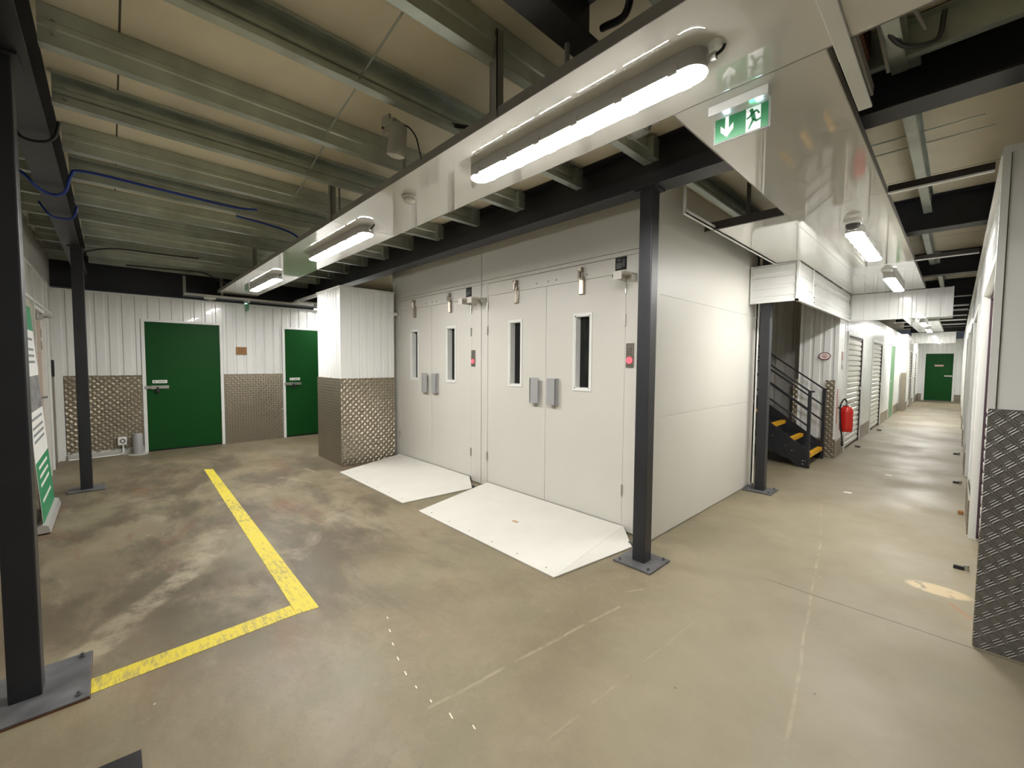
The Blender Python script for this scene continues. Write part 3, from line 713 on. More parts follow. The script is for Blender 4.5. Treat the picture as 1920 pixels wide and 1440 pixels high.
def lift_door(xl, xr, label, jl, jr, side_label):
    """xl,xr: outer edges of the frame; jl,jr: leaf edges"""
    y = SY0; mid = (jl + jr) / 2
    r = thing('lift_door', label, 'lift door', (mid, y, 0), 'double lift landing doors')
    MB().box(xl, jl - .004, y - .0, y + .06, .01, 2.40, .002).build('door_jamb', 'cream', r)
    MB().box(jr + .004, xr, y - .0, y + .06, .01, 2.40, .002).build('door_jamb', 'cream', r)
    MB().box(jl - .002, jr + .002, y + .002, y + .06, 2.256, 2.398, .002).build('header', 'cream', r)
    MB().box(jl, jr, y + .008, y + .06, .035, .052).build('threshold', 'steel', r)
    for k, (a, b, wx0, wx1) in enumerate(((jl, mid - .0025, mid - .54, mid - .36), (mid + .0025, jr, mid + .37, mid + .55))):
        # leaf with a real slit window
        mb = MB(); y0, y1 = y + .003, y + .05; zb, zt = .055, 2.253; wz0, wz1 = 1.235, 1.930
        mb.box(a, wx0, y0, y1, zb, zt).box(wx1, b, y0, y1, zb, zt).box(wx0, wx1, y0, y1, zb, wz0).box(wx0, wx1, y0, y1, wz1, zt)
        leaf = mb.build('door_leaf', 'cream', r)
        fr = MB(); t = .018
        for q in ((wx0 - t, wx0, wz0 - t, wz1 + t), (wx1, wx1 + t, wz0 - t, wz1 + t), (wx0, wx1, wz0 - t, wz0), (wx0, wx1, wz1, wz1 + t)):
            fr.box(q[0], q[1], y - .004, y + .004, q[2], q[3])
        for q in ((wx0, wx0 + .012, wz0, wz1), (wx1 - .012, wx1, wz0, wz1), (wx0, wx1, wz0, wz0 + .012), (wx0, wx1, wz1 - .012, wz1)):
            fr.box(q[0], q[1], y, y + .085, q[2], q[3])
        fr.build('window_frame', 'white_paint', leaf)
        MB().box(wx0 + .012, wx1 - .012, y + .072, y + .078, wz0 + .012, wz1 - .012).build('window_glass', 'dark_glass', leaf)
        hx = (mid - .185, mid - .065) if k == 0 else (mid + .055, mid + .175)
        h = MB().box(hx[0], hx[1], y - .045, y - .032, 1.06, 1.325, .004)
        if k == 0: h.box(hx[0], hx[0] + .012, y - .045, y + .004, 1.06, 1.325)
        else: h.box(hx[1] - .012, hx[1], y - .045, y + .004, 1.06, 1.325)
        h.build('pull_handle', 'handle_grey', leaf)
        hg = MB(); xx = jl - .002 if k == 0 else jr + .002
        for z in (2.08, 1.80, .32):
            hg.cyl((xx, y - .006, z), (xx, y - .006, z + .10), .008, n=8)
        split_build(hg, 'hinge', 'steel', leaf)
        # spring latch on the header over each leaf
        lx = (wx0 + wx1) / 2 + (.02 if k == 0 else -.01)
        la = MB().box(lx - .030, lx + .030, y - .012, y + .002, 2.12, 2.27, .003)
        la.box(lx - .022, lx + .022, y - .022, y - .010, 2.125, 2.255).build('latch_plate', 'chrome', r)
        lb = MB().box(lx - .028, lx + .014, y - .040, y + .002, 2.325, 2.37, .004).cyl((lx - .012, y - .03, 2.27), (lx - .012, y - .03, 2.34), .016, n=10).cyl((lx + .014, y - .022, 2.25), (lx + .014, y - .022, 2.31), .009, n=8).box(lx - .024, lx + .02, y - .028, y, 2.262, 2.285)
        lb.build('latch_body', 'chrome', r)
    MB().box(jr - .108, jr + .002, y - .001, y + .01, 2.285, 2.395).build('open_cutout', 'dark_void', r)
    MB().box(jr - .095, jr - .04, y - .006, y + .0, 2.30, 2.35).box(jr - .035, jr - .012, y - .006, y, 2.31, 2.375).box(jr - .09, jr - .05, y - .006, y, 2.36, 2.38).build('lock_mechanism', 'plate_grey', r)
    mb = MB()
    for dx in (-.14, .02, .13, .5): mb.cyl((mid + dx, y - .003, 2.30), (mid + dx, y + .004, 2.30), .006, n=8)
    split_build(mb, 'screw_head', 'plate_grey', r)
    for bx, tx in ((jl - .08, -1), (jr + .055, 1)):
        b_ = MB().box(bx - .05, bx + .05, y - .20, y + .0, 2.225, 2.231).box(bx - .05, bx - .044, y - .20, y, 2.175, 2.231).box(bx + .044, bx + .05, y - .08, y, 2.175, 2.231).box(bx - .05, bx + .05, y - .006, y, 2.15, 2.25)
        b_.box(bx - .05, bx + .03, y - .206, y - .20, 2.165, 2.231, .002)
        b_.build('door_bracket', 'cream', r)
        MB().cyl((bx - .062, y - .19, 2.20), (bx - .05, y - .19, 2.20), .014, n=10).build('bracket_bolt', 'plate_grey', r)
    return r
lift_door(-3.925, SX1 - .06, 'nearer double lift door with slit windows, beside the front steel column', -3.81, -1.985, '')
lift_door(SX0 + .045, -3.955, 'farther double lift door with slit windows, beside the white pillar', -5.90, -4.125, '')

def call_panel(x0, x1, z0, z1, label):
    r = thing('call_panel', label, 'call panel', ((x0 + x1) / 2, SY0, z0), 'lift call panels'); y = SY0 - .002; xc = (x0 + x1) / 2; W = x1 - x0
    MB().box(x0, x1, y - .010, y, z0, z1, .002).build('face_plate', 'panel_steel', r)
    MB().lathe((xc, y - .010, z0 + .060), [(W * .22, 0), (W * .40, 0), (W * .40, -.006), (W * .22, -.006)], axis='y', n=20).build('button_ring', 'red_glow', r)
    MB().cyl((xc, y - .010, z0 + .060), (xc, y - .014, z0 + .060), W * .19, n=16).build('button', 'dark_red', r)
    mb = MB()
    for i in range(3):
        for j in (-1, 1):
            mb.cyl((xc + j * W * .2, y - .010, z0 + .11 + i * .025), (xc + j * W * .2, y - .013, z0 + .11 + i * .025), .005, n=8)
    mb.box(x0 + .012, x1 - .012, y - .012, y - .010, z0 + .012, z0 + .022)
    split_build(mb, 'indicator', 'plate_grey', r)
call_panel(-1.965, -1.893, 1.447, 1.652, 'steel call panel with red lit button right of the nearer lift door')
call_panel(-4.113, -4.045, 1.432, 1.63, 'steel call panel with red lit button between the two lift doors')

def ramp(xb0, xb1, xf0, xf1, xs, ys, label):
    r = thing('access_ramp', label, 'ramp', ((xb0 + xb1) / 2, 2.7, 0), 'white access ramps at the lift doors')
    yb, yf = SY0 - .012, 2.165; zt = .058
    MB().prism([(xb0, yb, zt), (xb1, yb, zt), (xf1, yf, .010), (xf0, yf, .010)], (0, 0, -.009)).build('ramp_plate', 'ramp_white', r)
    MB().prism([(xb1 + .001, yb, zt), (xs, ys, .012), (xf1 + .001, yf, .010)], (0, 0, -.008)).build('side_flap', 'ramp_white', r)
    MB().prism([(xb0 + .02, yb, .048), (xb1 - .02, yb, .048), (xb1 - .02, yb, .0), (xb0 + .02, yb, .0)], (0, -.01, 0)).build('rear_support', 'ramp_white', r)
    MB().box(xs - .05, xs - .01, ys + .03, ys + .05, .0, .03).build('fixing_lug', 'plate_grey', r)
    mb = MB()
    for i in range(6):
        x = xf0 + (xf1 - xf0) * (.08 + .17 * i); mb.cyl((x, yf + .06, .010), (x, yf + .06, .0155), .007, n=8)
    split_build(mb, 'rivet', 'handle_grey', r)
    return r
rr = ramp(-3.79, -1.955, -3.61, -1.85, -1.74, 2.99, 'nearer white steel ramp in front of the lift door beside the front column')
MB().box(-2.75, -2.69, 2.62, 2.65, .029, .0345).build('paint_chip', 'yellow_patch', rr)
ramp(-5.88, -4.14, -5.60, -3.93, -3.85, 3.02, 'farther white steel ramp in front of the lift door beside the white pillar')

# ------------------------------------------------------------ doors in the setting
def hasp(parent, x, y, z, along, n, L=.30, flip=1):
    """steel hasp bolt with a padlock; along is 'y' or 'x', n = outward direction sign"""
    def bx(mb, a0, a1, n0, n1, z0, z1, bev=0):
        if along == 'y': mb.box(x + min(n * n0, n * n1), x + max(n * n0, n * n1), y + a0, y + a1, z0, z1, bev)
        else: mb.box(x + a0, x + a1, y + min(n * n0, n * n1), y + max(n * n0, n * n1), z0, z1, bev)
        return mb
    h = bx(bx(MB(), 0, L, 0, .02, z, z + .05, .004), L * .25, L * .42, .018, .036, z - .004, z + .054).build('hasp', 'steel', parent)
    bx(bx(MB(), L * .45, L * .60, .015, .045, z - .06, z - .008, .004), L * .48, L * .57, .025, .035, z - .01, z + .03).build('padlock', 'black', h)
def green_door(num, y0, y1, label, cat='door'):
    r = structure('door_%d' % num, (XL, y0, 0), label, cat)
    MB().box(XL - .05, XL + .018, y0 - .045, y0, 0, 2.13, .002).box(XL - .05, XL + .018, y1, y1 + .045, 0, 2.13, .002).box(XL - .05, XL + .018, y0, y1, 2.09, 2.13, .002).build('door_frame', 'white_paint', r)
    MB().box(XL - .035, XL + .008, y0 + .004, y1 - .004, .025, 2.086, .002).build('door_leaf', 'green', r)
    MB().box(XL - .05, XL - .01, y0, y1, 0, .024).build('dark_gap', 'black', r)
    hasp(r, XL + .008, y0 - .02, 1.015, 'y', 1, .30)
    lb = MB().box(XL + .008, XL + .012, y0 + .075, y0 + .26, 1.105, 1.155).build('number_label', 'paper', r)
    mb = MB().sph((XL + .012, y0 + .105, 1.13), .012, (.2, 1, 1), 10)
    for i in range(5): mb.box(XL + .012, XL + .0135, y0 + .145 + i * .019, y0 + .158 + i * .019, 1.122, 1.139)
    mb.build('label_print', 'ink', lb)
    mb = MB()
    for z in (.25, 1.85): mb.cyl((XL + .015, y1 - .002, z), (XL + .015, y1 - .002, z + .09), .008, n=8)
    split_build(mb, 'hinge', 'steel', r)
green_door(1, .40, 1.39, 'wide dark green door in the left white ribbed wall, beside the small bollard')
green_door(2, 2.43, 3.45, 'bright green door half hidden behind the white pillar')

def roller(num, x, y0, y1, h, n, label, rec=.022):
    """roller shutter in an x=const wall, outward direction n"""
    r = structure('door_%d' % num, (x, y0, 0), label, 'roller door')
    mb = MB(); p = .095; k = 0; z = .03; xs = x - n * rec
    sec = []
    while z < h - .001:
        z2 = min(z + p, h); sec += [(0, z), (.016, z + (z2 - z) * .25), (.016, z + (z2 - z) * .8), (0, z + (z2 - z) * .92)]; z = z2
    pts = [(xs + n * d, y0, zz) for d, zz in sec] + [(xs - n * .02, y0, h), (xs - n * .02, y0, .03)]
    mb.prism(pts, (0, y1 - y0, 0)).build('slatted_curtain', 'roller', r)
    fr = MB()
    a, b = sorted((x - n * (rec + .02), x + (.015 if n > 0 else 0.0)))
    fr.box(a, b, y0 - .07, y0, 0, h + .06, .002).box(a, b, y1, y1 + .09, 0, h + .06, .002).box(a, b, y0, y1, h, h + .06, .002)
    fr.build('door_frame', 'white_paint', r)
    a, b = sorted((x - n * (rec - .001), x - n * (rec - .03)))
    MB().box(a, b, y1 - .03, y1 - .001, 0.02, h).box(a, b, y0 + .001, y1 - .03, h - .03, h - .001).build('edge_seal', 'roller_edge', r)
    a, b = sorted((x - n * (rec - .01), x + n * .012))
    if n > 0: MB().box(a, b, y1 - .14, y1 - .02, 1.0, 1.06).build('slide_bolt', 'steel', r)
    return r
for i, (a, b, h) in enumerate(doorsC[:2]):
    roller(3 + i, XC, a + .07, b - .09, h - .06, 1, ['nearer cream roller shutter in the left corridor wall, beside the fire extinguisher', 'second cream roller shutter in the left corridor wall'][i])
a, b, h = doorsC[2]
r = structure('door_5', (XC, a, 0), 'narrow looking pale green door seen edge on in the left corridor wall', 'door')
MB().box(XC - .03, XC + .012, a + .05, b - .05, .01, h - .05).build('door_leaf', 'green_pale', r)
MB().box(XC - .05, XC + .016, a, a + .05, 0, h).box(XC - .05, XC + .016, b - .05, b, 0, h).box(XC - .05, XC + .016, a, b, h - .05, h).build('door_frame', 'white_paint', r)
MB().box(XC + .012, XC + .03, a + .07, a + .25, 1.02, 1.06).build('hasp', 'steel', r)
for i, (a, b, h) in enumerate(doorsD):
    roller(6 + i, XC2, a + .07, b - .09, h - .06, 1, ['cream roller shutter just beyond the tread plated corner far down the corridor', 'cream roller shutter nearest the far end door'][i])
for i, (a, b) in enumerate(doorsR):
    roller(8 + i, XR, a + .05, b - .09, 2.06, -1, '%s roller shutter in the right corridor wall, seen nearly edge on' % ORD[i], .075)
# end door
r = structure('door_15', (-.545, 25.4, 0), 'green door closing the far end of the corridor', 'door')
MB().box(-1.0, -.96, 25.36, 25.45, 0, 2.03).box(-.13, -.09, 25.36, 25.45, 0, 2.03).box(-.96, -.13, 25.36, 25.45, 1.99, 2.03).build('door_frame', 'white_paint', r)
MB().box(-.957, -.133, 25.375, 25.42, .02, 1.987).build('door_leaf', 'green', r)
MB().box(-.68, -.41, 25.368, 25.374, 1.45, 1.52).build('door_sign', 'pink', r)
hs = MB().box(-.38, -.10, 25.355, 25.374, 1.03, 1.075).build('hasp', 'steel', r)
MB().box(-.25, -.20, 25.34, 25.37, .97, 1.03).build('padlock', 'black', hs)
# beige door on the far-left wall
r = structure('door_16', (-7.4, YR, 0), 'beige door with a closer on the far left wall, seen at a slant', 'door')
MB().box(-7.795, -6.955, YR - .05, YR - .02, .01, 2.035).build('door_leaf', 'beige_door', r)
MB().box(-7.84, -7.795, YR - .08, YR + .016, 0, 2.08).box(-6.955, -6.91, YR - .08, YR + .016, 0, 2.08).box(-7.795, -6.955, YR - .08, YR + .016, 2.035, 2.08).build('door_frame', 'white_paint', r)
MB().box(-7.3, -7.02, YR - .018, YR + .03, 1.93, 1.99, .006).bar((-7.28, YR + .03, 2.0), (-7.65, YR + .10, 2.0), .02).bar((-7.65, YR + .10, 2.0), (-7.8, YR + .02, 2.0), .02).build('door_closer', 'steel', r)
MB().cyl((-7.06, YR - .02, 1.05), (-7.06, YR + .05, 1.05), .012, n=10).bar((-7.06, YR + .05, 1.05), (-7.2, YR + .05, 1.05), .02).build('lever_handle', 'steel', r)
mb = MB()
for k in range(3): mb.box(-7.5, -7.35, YR - .0195, YR - .0185, 1.46 + k * .04, 1.472 + k * .04)
mb.build('red_lettering', 'red_sign', r)
mb = MB()
for z in (1.75, 1.6, .3): mb.cyl((-7.80, YR - .01, z), (-7.80, YR - .01, z + .1), .01, n=8)
split_build(mb, 'hinge', 'steel', r)
o = MB().box(-8.62, -8.585, YR + .001, YR + .03, 1.24, 1.47, .004).build('card_reader', 'black'); tag(o, 'slim black reader strip on the wall beside the beige door', 'card reader')

# ------------------------------------------------------------ lamps
def lamp_parts(r, rot):
    """1.27 m batten centred on r, along x, then rotated if rot"""
    cx, cy, cz = r.location
    def fin(mb, name, m, par, smooth=False):
        if rot: mb.rotz(math.pi / 2, (cx, cy, 0))
        if name == 'clip': return split_build(mb, name, m, par)
        return mb.build(name, m, par, smooth)
    L = 1.33; x0, x1 = cx - L / 2, cx + L / 2
    hb = MB().stadium(x0, x1, cy, .058, cz - .062, cz - .001, .0)
    fin(hb, 'housing', 'lamp_grey', r, True)
    d = MB().stadium(x0 + .002, x1 - .002, cy, .056, cz - .068, cz - .0625, .003)
    fin(d, 'diffuser', 'lamp', r, True)
    for k in range(6):
        x = x0 + .10 + k * (L - .20) / 5
        c = MB().box(x - .018, x + .018, cy - .0625, cy - .0575, cz - .069, cz - .035).box(x - .018, x + .018, cy + .0575, cy + .0625, cz - .069, cz - .035)
        fin(c, 'clip', 'lamp_grey', r)
    t = MB().cyl((x1 - .01, cy, cz - .035), (x1 + .03, cy, cz - .035), .014, n=10)
    fin(t, 'cable_gland', 'lamp_grey', r)
    t = MB().tube([(x1 + .025, cy, cz - .035), (x1 + .045, cy + .01, cz - .02), (x1 + .05, cy + .02, cz - .001)], .006)
    fin(t, 'cable', 'black', r)
def lamp(x, y, label, rot=False, z=2.6):
    r = thing('ceiling_lamp', label, 'lamp', (x, y, z), 'lit white batten lamps under the ceiling panels')
    return r
rx = lamp(-1.325, 1.575, 'nearest and biggest lit batten lamp, on the ceiling panel before the lifts'); lamp_parts(rx, False)
copy_tree(rx, (-2.72, 0, 0), 'second lit batten lamp along the ceiling panel before the lifts')
copy_tree(rx, (-5.43, .03, 0), 'third lit batten lamp, on the ceiling panel nearest the green doors')
ry = lamp(-.62, 4.98, 'first lit batten lamp in the corridor, beside the round sensor', True); lamp_parts(ry, True)
rb = copy_tree(ry, (0, 2.55, 0), 'second lit batten lamp in the corridor, before the white bulkhead')
copy_tree(ry, (-.03, 10.3, 0), 'nearer of the two small lit lamps beyond the first bulkhead')
rc = copy_tree(ry, (-.03, 5.9, 0), 'lit batten lamp hidden right behind the nearer white bulkhead')
copy_tree(ry, (-.03, 13.2, 0), 'farther of the two small lit lamps beyond the first bulkhead')
copy_tree(ry, (-.03, 17.7, 0), 'lit batten lamp hidden behind the farther bulkhead near the end door')
rw = copy_tree(ry, (-7.86, -1.48, -.065), 'lit batten lamp above the bright green door, partly behind the pillar')
for ch in ry.children:
    if ch.name.startswith('diffuser'):
        ch.data = ch.data.copy(); ch.data.materials[0] = M['lamp_dim']
M['lamp_mid'] = mat('lamp_diffuser_lit_mid', (0.9, 0.9, 0.9), .3, emit=(1.0, 0.975, 0.93), power=LAMP_POWER * .30)
for q in (rb, rc):
    for ch in q.children:
        if ch.name.startswith('diffuser'):
            ch.data = ch.data.copy(); ch.data.materials[0] = M['lamp_mid']
for ch in rw.children:
    if ch.name.startswith('diffuser'):
        ch.data = ch.data.copy(); ch.data.materials[0] = M['lamp_low']
copy_tree(rx, (-1.6, -4.1, 0.40), 'unseen batten lamp added under the deck behind the camera')  # lamp out of view, added to brighten the foreground floor

# ------------------------------------------------------------ small fittings on the ceiling
def disc_sensor(loc, label, name, cat, parts, group=None):
    r = thing(name, label, cat, loc, group)
    for n_, m_, prof in parts: MB().lathe(loc, prof, n=24).build(n_, m_, r, True)
    return r
disc_sensor((-2.60, 1.50, 2.60), 'round white smoke detector on the ceiling panel between first and second lamps', 'smoke_detector', 'smoke detector',
    [('base', 'gloss_white', [(.050, -.001), (.052, -.012), (.048, -.022)]), ('sensor_head', 'gloss_white', [(.040, -.0225), (.042, -.035), (.030, -.045), (.012, -.048)])], 'round white smoke detectors')
disc_sensor((-8.70, 1.24, 2.535), 'round white smoke detector on the narrow strip above the big green door', 'smoke_detector', 'smoke detector',
    [('base', 'white_paint', [(.085, -.001), (.088, -.018), (.075, -.030)]), ('sensor_head', 'speaker', [(.040, -.0305), (.036, -.045), (.015, -.052)])], 'round white smoke detectors')
disc_sensor((-.605, 4.20, 2.60), 'round motion sensor with dark dome at the near end of the corridor lamp', 'motion_sensor', 'sensor',
    [('collar', 'white_paint', [(.062, -.001), (.064, -.02), (.054, -.032)]), ('dome', 'plate_grey', [(.048, -.0325), (.046, -.05), (.034, -.066), (.012, -.072)])])
disc_sensor((-.62, 6.62, 2.60), 'small round white sensor between the two corridor lamps', 'motion_sensor', 'sensor',
    [('collar', 'white_paint', [(.055, -.001), (.057, -.018), (.048, -.028)]), ('dome', 'speaker', [(.040, -.0285), (.036, -.045), (.012, -.055)])])
# exit sign
def exit_sign(r, x0, x1, y, zt):
    W = x1 - x0
    MB().box(x0, x1, y - .018, y + .022, zt - .040, zt - .001, .003).build('housing', 'white_paint', r)
    px0, px1, pz0, pz1 = x0 + .022, x1 + .006, zt - .165, zt - .041
    MB().box(px0, px1, y - .002, y + .002, pz0, pz1).build('acrylic_plate', 'acrylic', r)
    gx0, gx1, gz0, gz1 = px0 + .006, px1 - .008, pz0 + .006, pz1 - .022
    face = MB().box(gx0, gx1, y - .0035, y - .0022, gz0, gz1).build('green_field', 'sign_green', r)
    H = gz1 - gz0; G = gx1 - gx0
    def pt(u, v): return (gx0 + u * G, y - .0037, gz0 + v * H)
    mb = MB().prism([pt(.20, 1), pt(.27, 1), pt(.27, .46), pt(.36, .66), pt(.36, .40), pt(.235, .12), pt(.11, .40), pt(.11, .66), pt(.20, .46)], (0, -.0006, 0))
    mb.build('arrow', 'sign_white', face)
    MB().prism([pt(.60, 0), pt(.87, 0), pt(.87, .98), pt(.60, .98)], (0, -.0006, 0)).build('doorway', 'sign_white', face)
    def pf(u, v): return Vector((gx0 + u * G, y - .0045, gz0 + v * H))
    mb = MB().cyl(pf(.70, .85), pf(.70, .85) + Vector((0, -.0006, 0)), .0075, n=16)
    def limb(a, b, wd):
        a, b = pf(*a), pf(*b); d = (b - a).normalized(); n = Vector((-d.z, 0, d.x)) * wd / 2
        mb.prism([a - n, b - n, b + n, a + n], (0, -.0006, 0))
    limb((.72, .78), (.745, .46), .016); limb((.745, .48), (.70, .30), .010); limb((.705, .32), (.655, .10), .008)
    limb((.745, .46), (.80, .34), .010); limb((.79, .35), (.88, .40), .008); limb((.72, .76), (.80, .78), .008); limb((.80, .78), (.845, .62), .007)
    limb((.72, .74), (.67, .60), .008); limb((.675, .60), (.61, .56), .007)
    mb.build('running_figure', 'sign_green', face)
    for u, m_ in ((.22, 'led'), (.75, 'led'), (.66, 'led_green')):
        MB().box(px0 + u * W - .012, px0 + u * W + .012, y - .016, y - .004, zt - .0455, zt - .0405).build('led_lens', m_, r)
r = thing('exit_sign', 'green running man exit sign with down arrow hanging from the corridor panel', 'exit sign', (-.68, 1.95, 2.6))
exit_sign(r, -.80, -.565, 1.95, 2.602)
r = thing('exit_sign', 'small edge-on exit sign under the narrow strip above the left wall', 'exit sign', (-8.7, 1.78, 2.535))
MB().box(-8.86, -8.56, 1.76, 1.80, 2.495, 2.534, .003).build('housing', 'white_paint', r)
MB().box(-8.84, -8.58, 1.777, 1.783, 2.36, 2.4945).build('green_plate', 'sign_green', r)
MB().box(-8.80, -8.74, 1.765, 1.775, 2.490, 2.4945).build('led_lens', 'led', r)

# white sensor hanging under the joist
r = thing('security_sensor', 'off-white swivel mounted sensor hanging under a joist behind the ceiling panel', 'sensor', (-2.22, 1.21, 2.86))
MB().obox((-2.28, 1.17, 2.82), ((1, .2, 0), (-.2, 1, 0), (0, 0, 1)), (.035, .008, .05), .004).obox((-2.235, 1.18, 2.80), ((1, .3, 0), (-.3, 1, 0), (0, 0, 1)), (.05, .035, .022), .008).build('bracket', 'speaker', r)
mb = MB().lathe((0, 0, 0), [(.038, .055), (.046, .02), (.052, -.08), (.050, -.11), (.030, -.12)], n=20)
bmesh.ops.rotate(mb.bm, verts=mb.bm.verts, cent=(0, 0, 0), matrix=Matrix.Rotation(math.radians(16), 3, 'Y')); bmesh.ops.translate(mb.bm, verts=mb.bm.verts, vec=(-2.20, 1.20, 2.745))
mb.build('body', 'speaker', r, True)
MB().cyl((-2.265, 1.155, 2.785), (-2.265, 1.135, 2.785), .008, n=10).build('pivot_screw', 'rust', r)
MB().tube([(-2.19, 1.21, 2.80), (-2.12, 1.22, 2.76), (-2.08, 1.24, 2.70), (-2.08, 1.26, 2.64), (-2.09, 1.28, 2.60)], .004).build('wire', 'black', r)
# emergency bulkhead light above the panel
r = thing('emergency_light', 'clear domed bulkhead light under the joists left of the front column', 'light', (-1.30, 2.2, 2.86))
MB().box(-1.40, -1.20, 2.12, 2.28, 2.83, 2.858, .006).box(-1.33, -1.27, 2.17, 2.23, 2.857, 3.03).build('base', 'lamp_grey', r)
MB().stadium(-1.385, -1.215, 2.20, .065, 2.775, 2.829, .02).build('dome', 'acrylic', r, True)
MB().box(-1.34, -1.26, 2.18, 2.22, 2.80, 2.82).build('lamp_core', 'white_paint', r)

# cables
def cable(pts, rad, m, label, name='cable', group=None):
    o = MB().tube(pts, rad).build(name, m, smooth=True); return tag(o, label, 'cable', group)
cable([(-4.55, -.50, 2.84), (-4.50, -.40, 2.76), (-4.55, -.34, 2.695), (-4.58, -.26, 2.675), (-4.50, -.20, 2.70), (-4.45, -.17, 2.80), (-4.43, -.10, 2.845), (-4.42, .3, 2.835), (-4.42, .8, 2.82), (-4.42, 1.0, 2.842)], .010, 'blue_cable', 'blue cable looped under the left beam, running on along the joists', group='blue cables')
cable([(-5.35, -.40, 2.80), (-5.33, -.34, 2.70), (-5.34, -.27, 2.685), (-5.30, -.20, 2.70), (-5.27, -.17, 2.80)], .008, 'blue_cable', 'short blue cable loop under the left beam, farther along than the long one', group='blue cables')
cable([(-3.58, -.36, 2.78), (-3.56, -.32, 2.69), (-3.55, -.24, 2.685), (-3.52, -.19, 2.72), (-3.50, -.17, 2.80)], .008, 'black', 'black cable loop under the left beam, nearest the camera')
cable([(-4.75, .9, 2.845), (-4.78, 1.2, 2.83), (-4.80, 1.40, 2.80), (-4.78, 1.50, 2.72), (-4.74, 1.54, 2.645)], .010, 'blue_cable', 'blue cable dropping onto the ceiling panel above the second lamp', group='blue cables')
cable([(-.80, .6, 2.90), (-.84, 1.1, 2.86), (-.86, 1.36, 2.84), (-.92, 1.45, 2.80), (-1.06, 1.50, 2.85)], .014, 'black', 'thick black cable running to the short black beam above the nearest lamp')
cable([(-2.12, 1.5, 2.88), (-2.02, 1.6, 2.85), (-1.96, 1.70, 2.76), (-1.95, 1.74, 2.64)], .012, 'black', 'short black conduit bending down to the panel right of the white sensor')
cable([(-8.3, .2, 2.84), (-8.1, .8, 2.83), (-7.9, 1.05, 2.80), (-7.75, 1.2, 2.70), (-7.7, 1.34, 2.65)], .010, 'black', 'black cable dropping to the ceiling panel nearest the green doors')
cable([(-7.2, -.24, 2.74), (-7.2, .05, 2.84), (-7.15, .5, 2.845), (-7.1, .9, 2.85)], .009, 'black', 'black cable lying along the joists past the left column')
# ducts and pipes above the right part
mb = MB().tube([(-.22, 2.0, 2.98), (-.20, 2.2, 2.93), (-.26, 2.34, 2.88), (-.22, 2.50, 2.85), (-.12, 2.58, 2.86), (-.10, 2.60, 2.98)], .010)
tag(mb.build('bent_pipe', 'dark_pipe', smooth=True), 'grey bent pipe above the gap beside the cover strip', 'pipe')
o = MB().bar((-.30, 2.0, 2.98), (-.27, 2.58, 2.80), .012).bar((-.24, 2.15, 2.97), (-.15, 2.5, 2.88), .010).build('support_strut', 'trim_grey'); tag(o, 'thin galvanised struts beside the bent pipe at the top right', 'strut')
o = MB().box(-.42, -.34, 1.95, 2.60, 2.90, 3.02).build('wooden_bearer', 'rust'); tag(o, 'brown timber bearer above the gap beside the cover strip', 'bearer')

# ------------------------------------------------------------ stairs
r = thing('staircase', 'dark steel staircase with yellow nosings beside the lift shaft', 'stairs', (-1.4, 7.65, 0))
rise, run, xn, ys0, ys1 = .187, .255, -1.42, 7.20, 8.10
NS = 10
for k in range(NS):
    z = rise * (k + 1); x1 = xn - run * k
    t = MB().box(x1 - run - .02, x1, ys0 + .006, ys1 - .006, z - .03, z - .004).box(x1 - .012, x1 - .004, ys0 + .006, ys1 - .006, z - .05, z - .02).build('tread', 'anthracite', r)
    MB().box(x1 - .055, x1 + .004, ys0 + .02, ys1 - .02, z - .004, z + .002).box(x1 + .0005, x1 + .006, ys0 + .02, ys1 - .02, z - .05, z + .002).build('yellow_nosing', 'yellow', t)
    MB().box(x1 - run + .0, x1 - run + .004, ys0 + .006, ys1 - .006, z, z + rise - .05).build('riser', 'anthracite', r)
def zline(x, off): return off + (xn - x) * rise / run
for ys in (ys0 - .006, ys1 - .002):
    xe = xn - run * NS
    MB().prism([(xn + .02, ys, 0.0), (xn + .02, ys, zline(xn + .02, .25)), (xe, ys, zline(xe, .25)), (xe, ys, zline(xe, -.10)), (xn - .36, ys, .13), (xn - .22, ys, .10), (xn - .14, ys, 0.0)], (0, .008, 0)).build('stringer', 'anthracite', r)
mb = MB()
for k in range(5):
    for dx in (-.03, -.20): mb.cyl((xn - run * k + dx, ys0 - .012, zline(xn - run * k + dx, .08)), (xn - run * k + dx, ys0 - .006, zline(xn - run * k + dx, .08)), .008, n=8)
for dx, z in ((.0, .03), (.0, .08), (-.06, .05), (-.06, .10)): mb.cyl((xn + dx, ys0 - .014, z), (xn + dx, ys0 - .006, z), .008, n=8)
split_build(mb, 'bolt', 'clip', r)
for ys, nm in ((ys0 - .02, 0), (ys1 + .01, 1)):
    rl = MB(); xp = xn - .005
    rl.box(xp - .02, xp + .02, ys - .02, ys + .02, 0.02, 1.10)
    post2 = xn - run * 5
    rl.box(post2 - .02, post2 + .02, ys - .02, ys + .02, zline(post2, .1), zline(post2, 1.08))
    for off in (1.10, .84, .60):
        xe = xn - run * NS; rl.bar((xp, ys, off), (xe, ys, off + (xn - xe) * rise / run), .022, .022)
    rl.box(xp - .02, xp + .055, ys - .018, ys + .018, 1.09, 1.112)
    rl.box(xp, xp + .05, ys - .01, ys + .01, .38 + nm * .1, .395 + nm * .1)
    rl.build('handrail', 'anthracite', r)

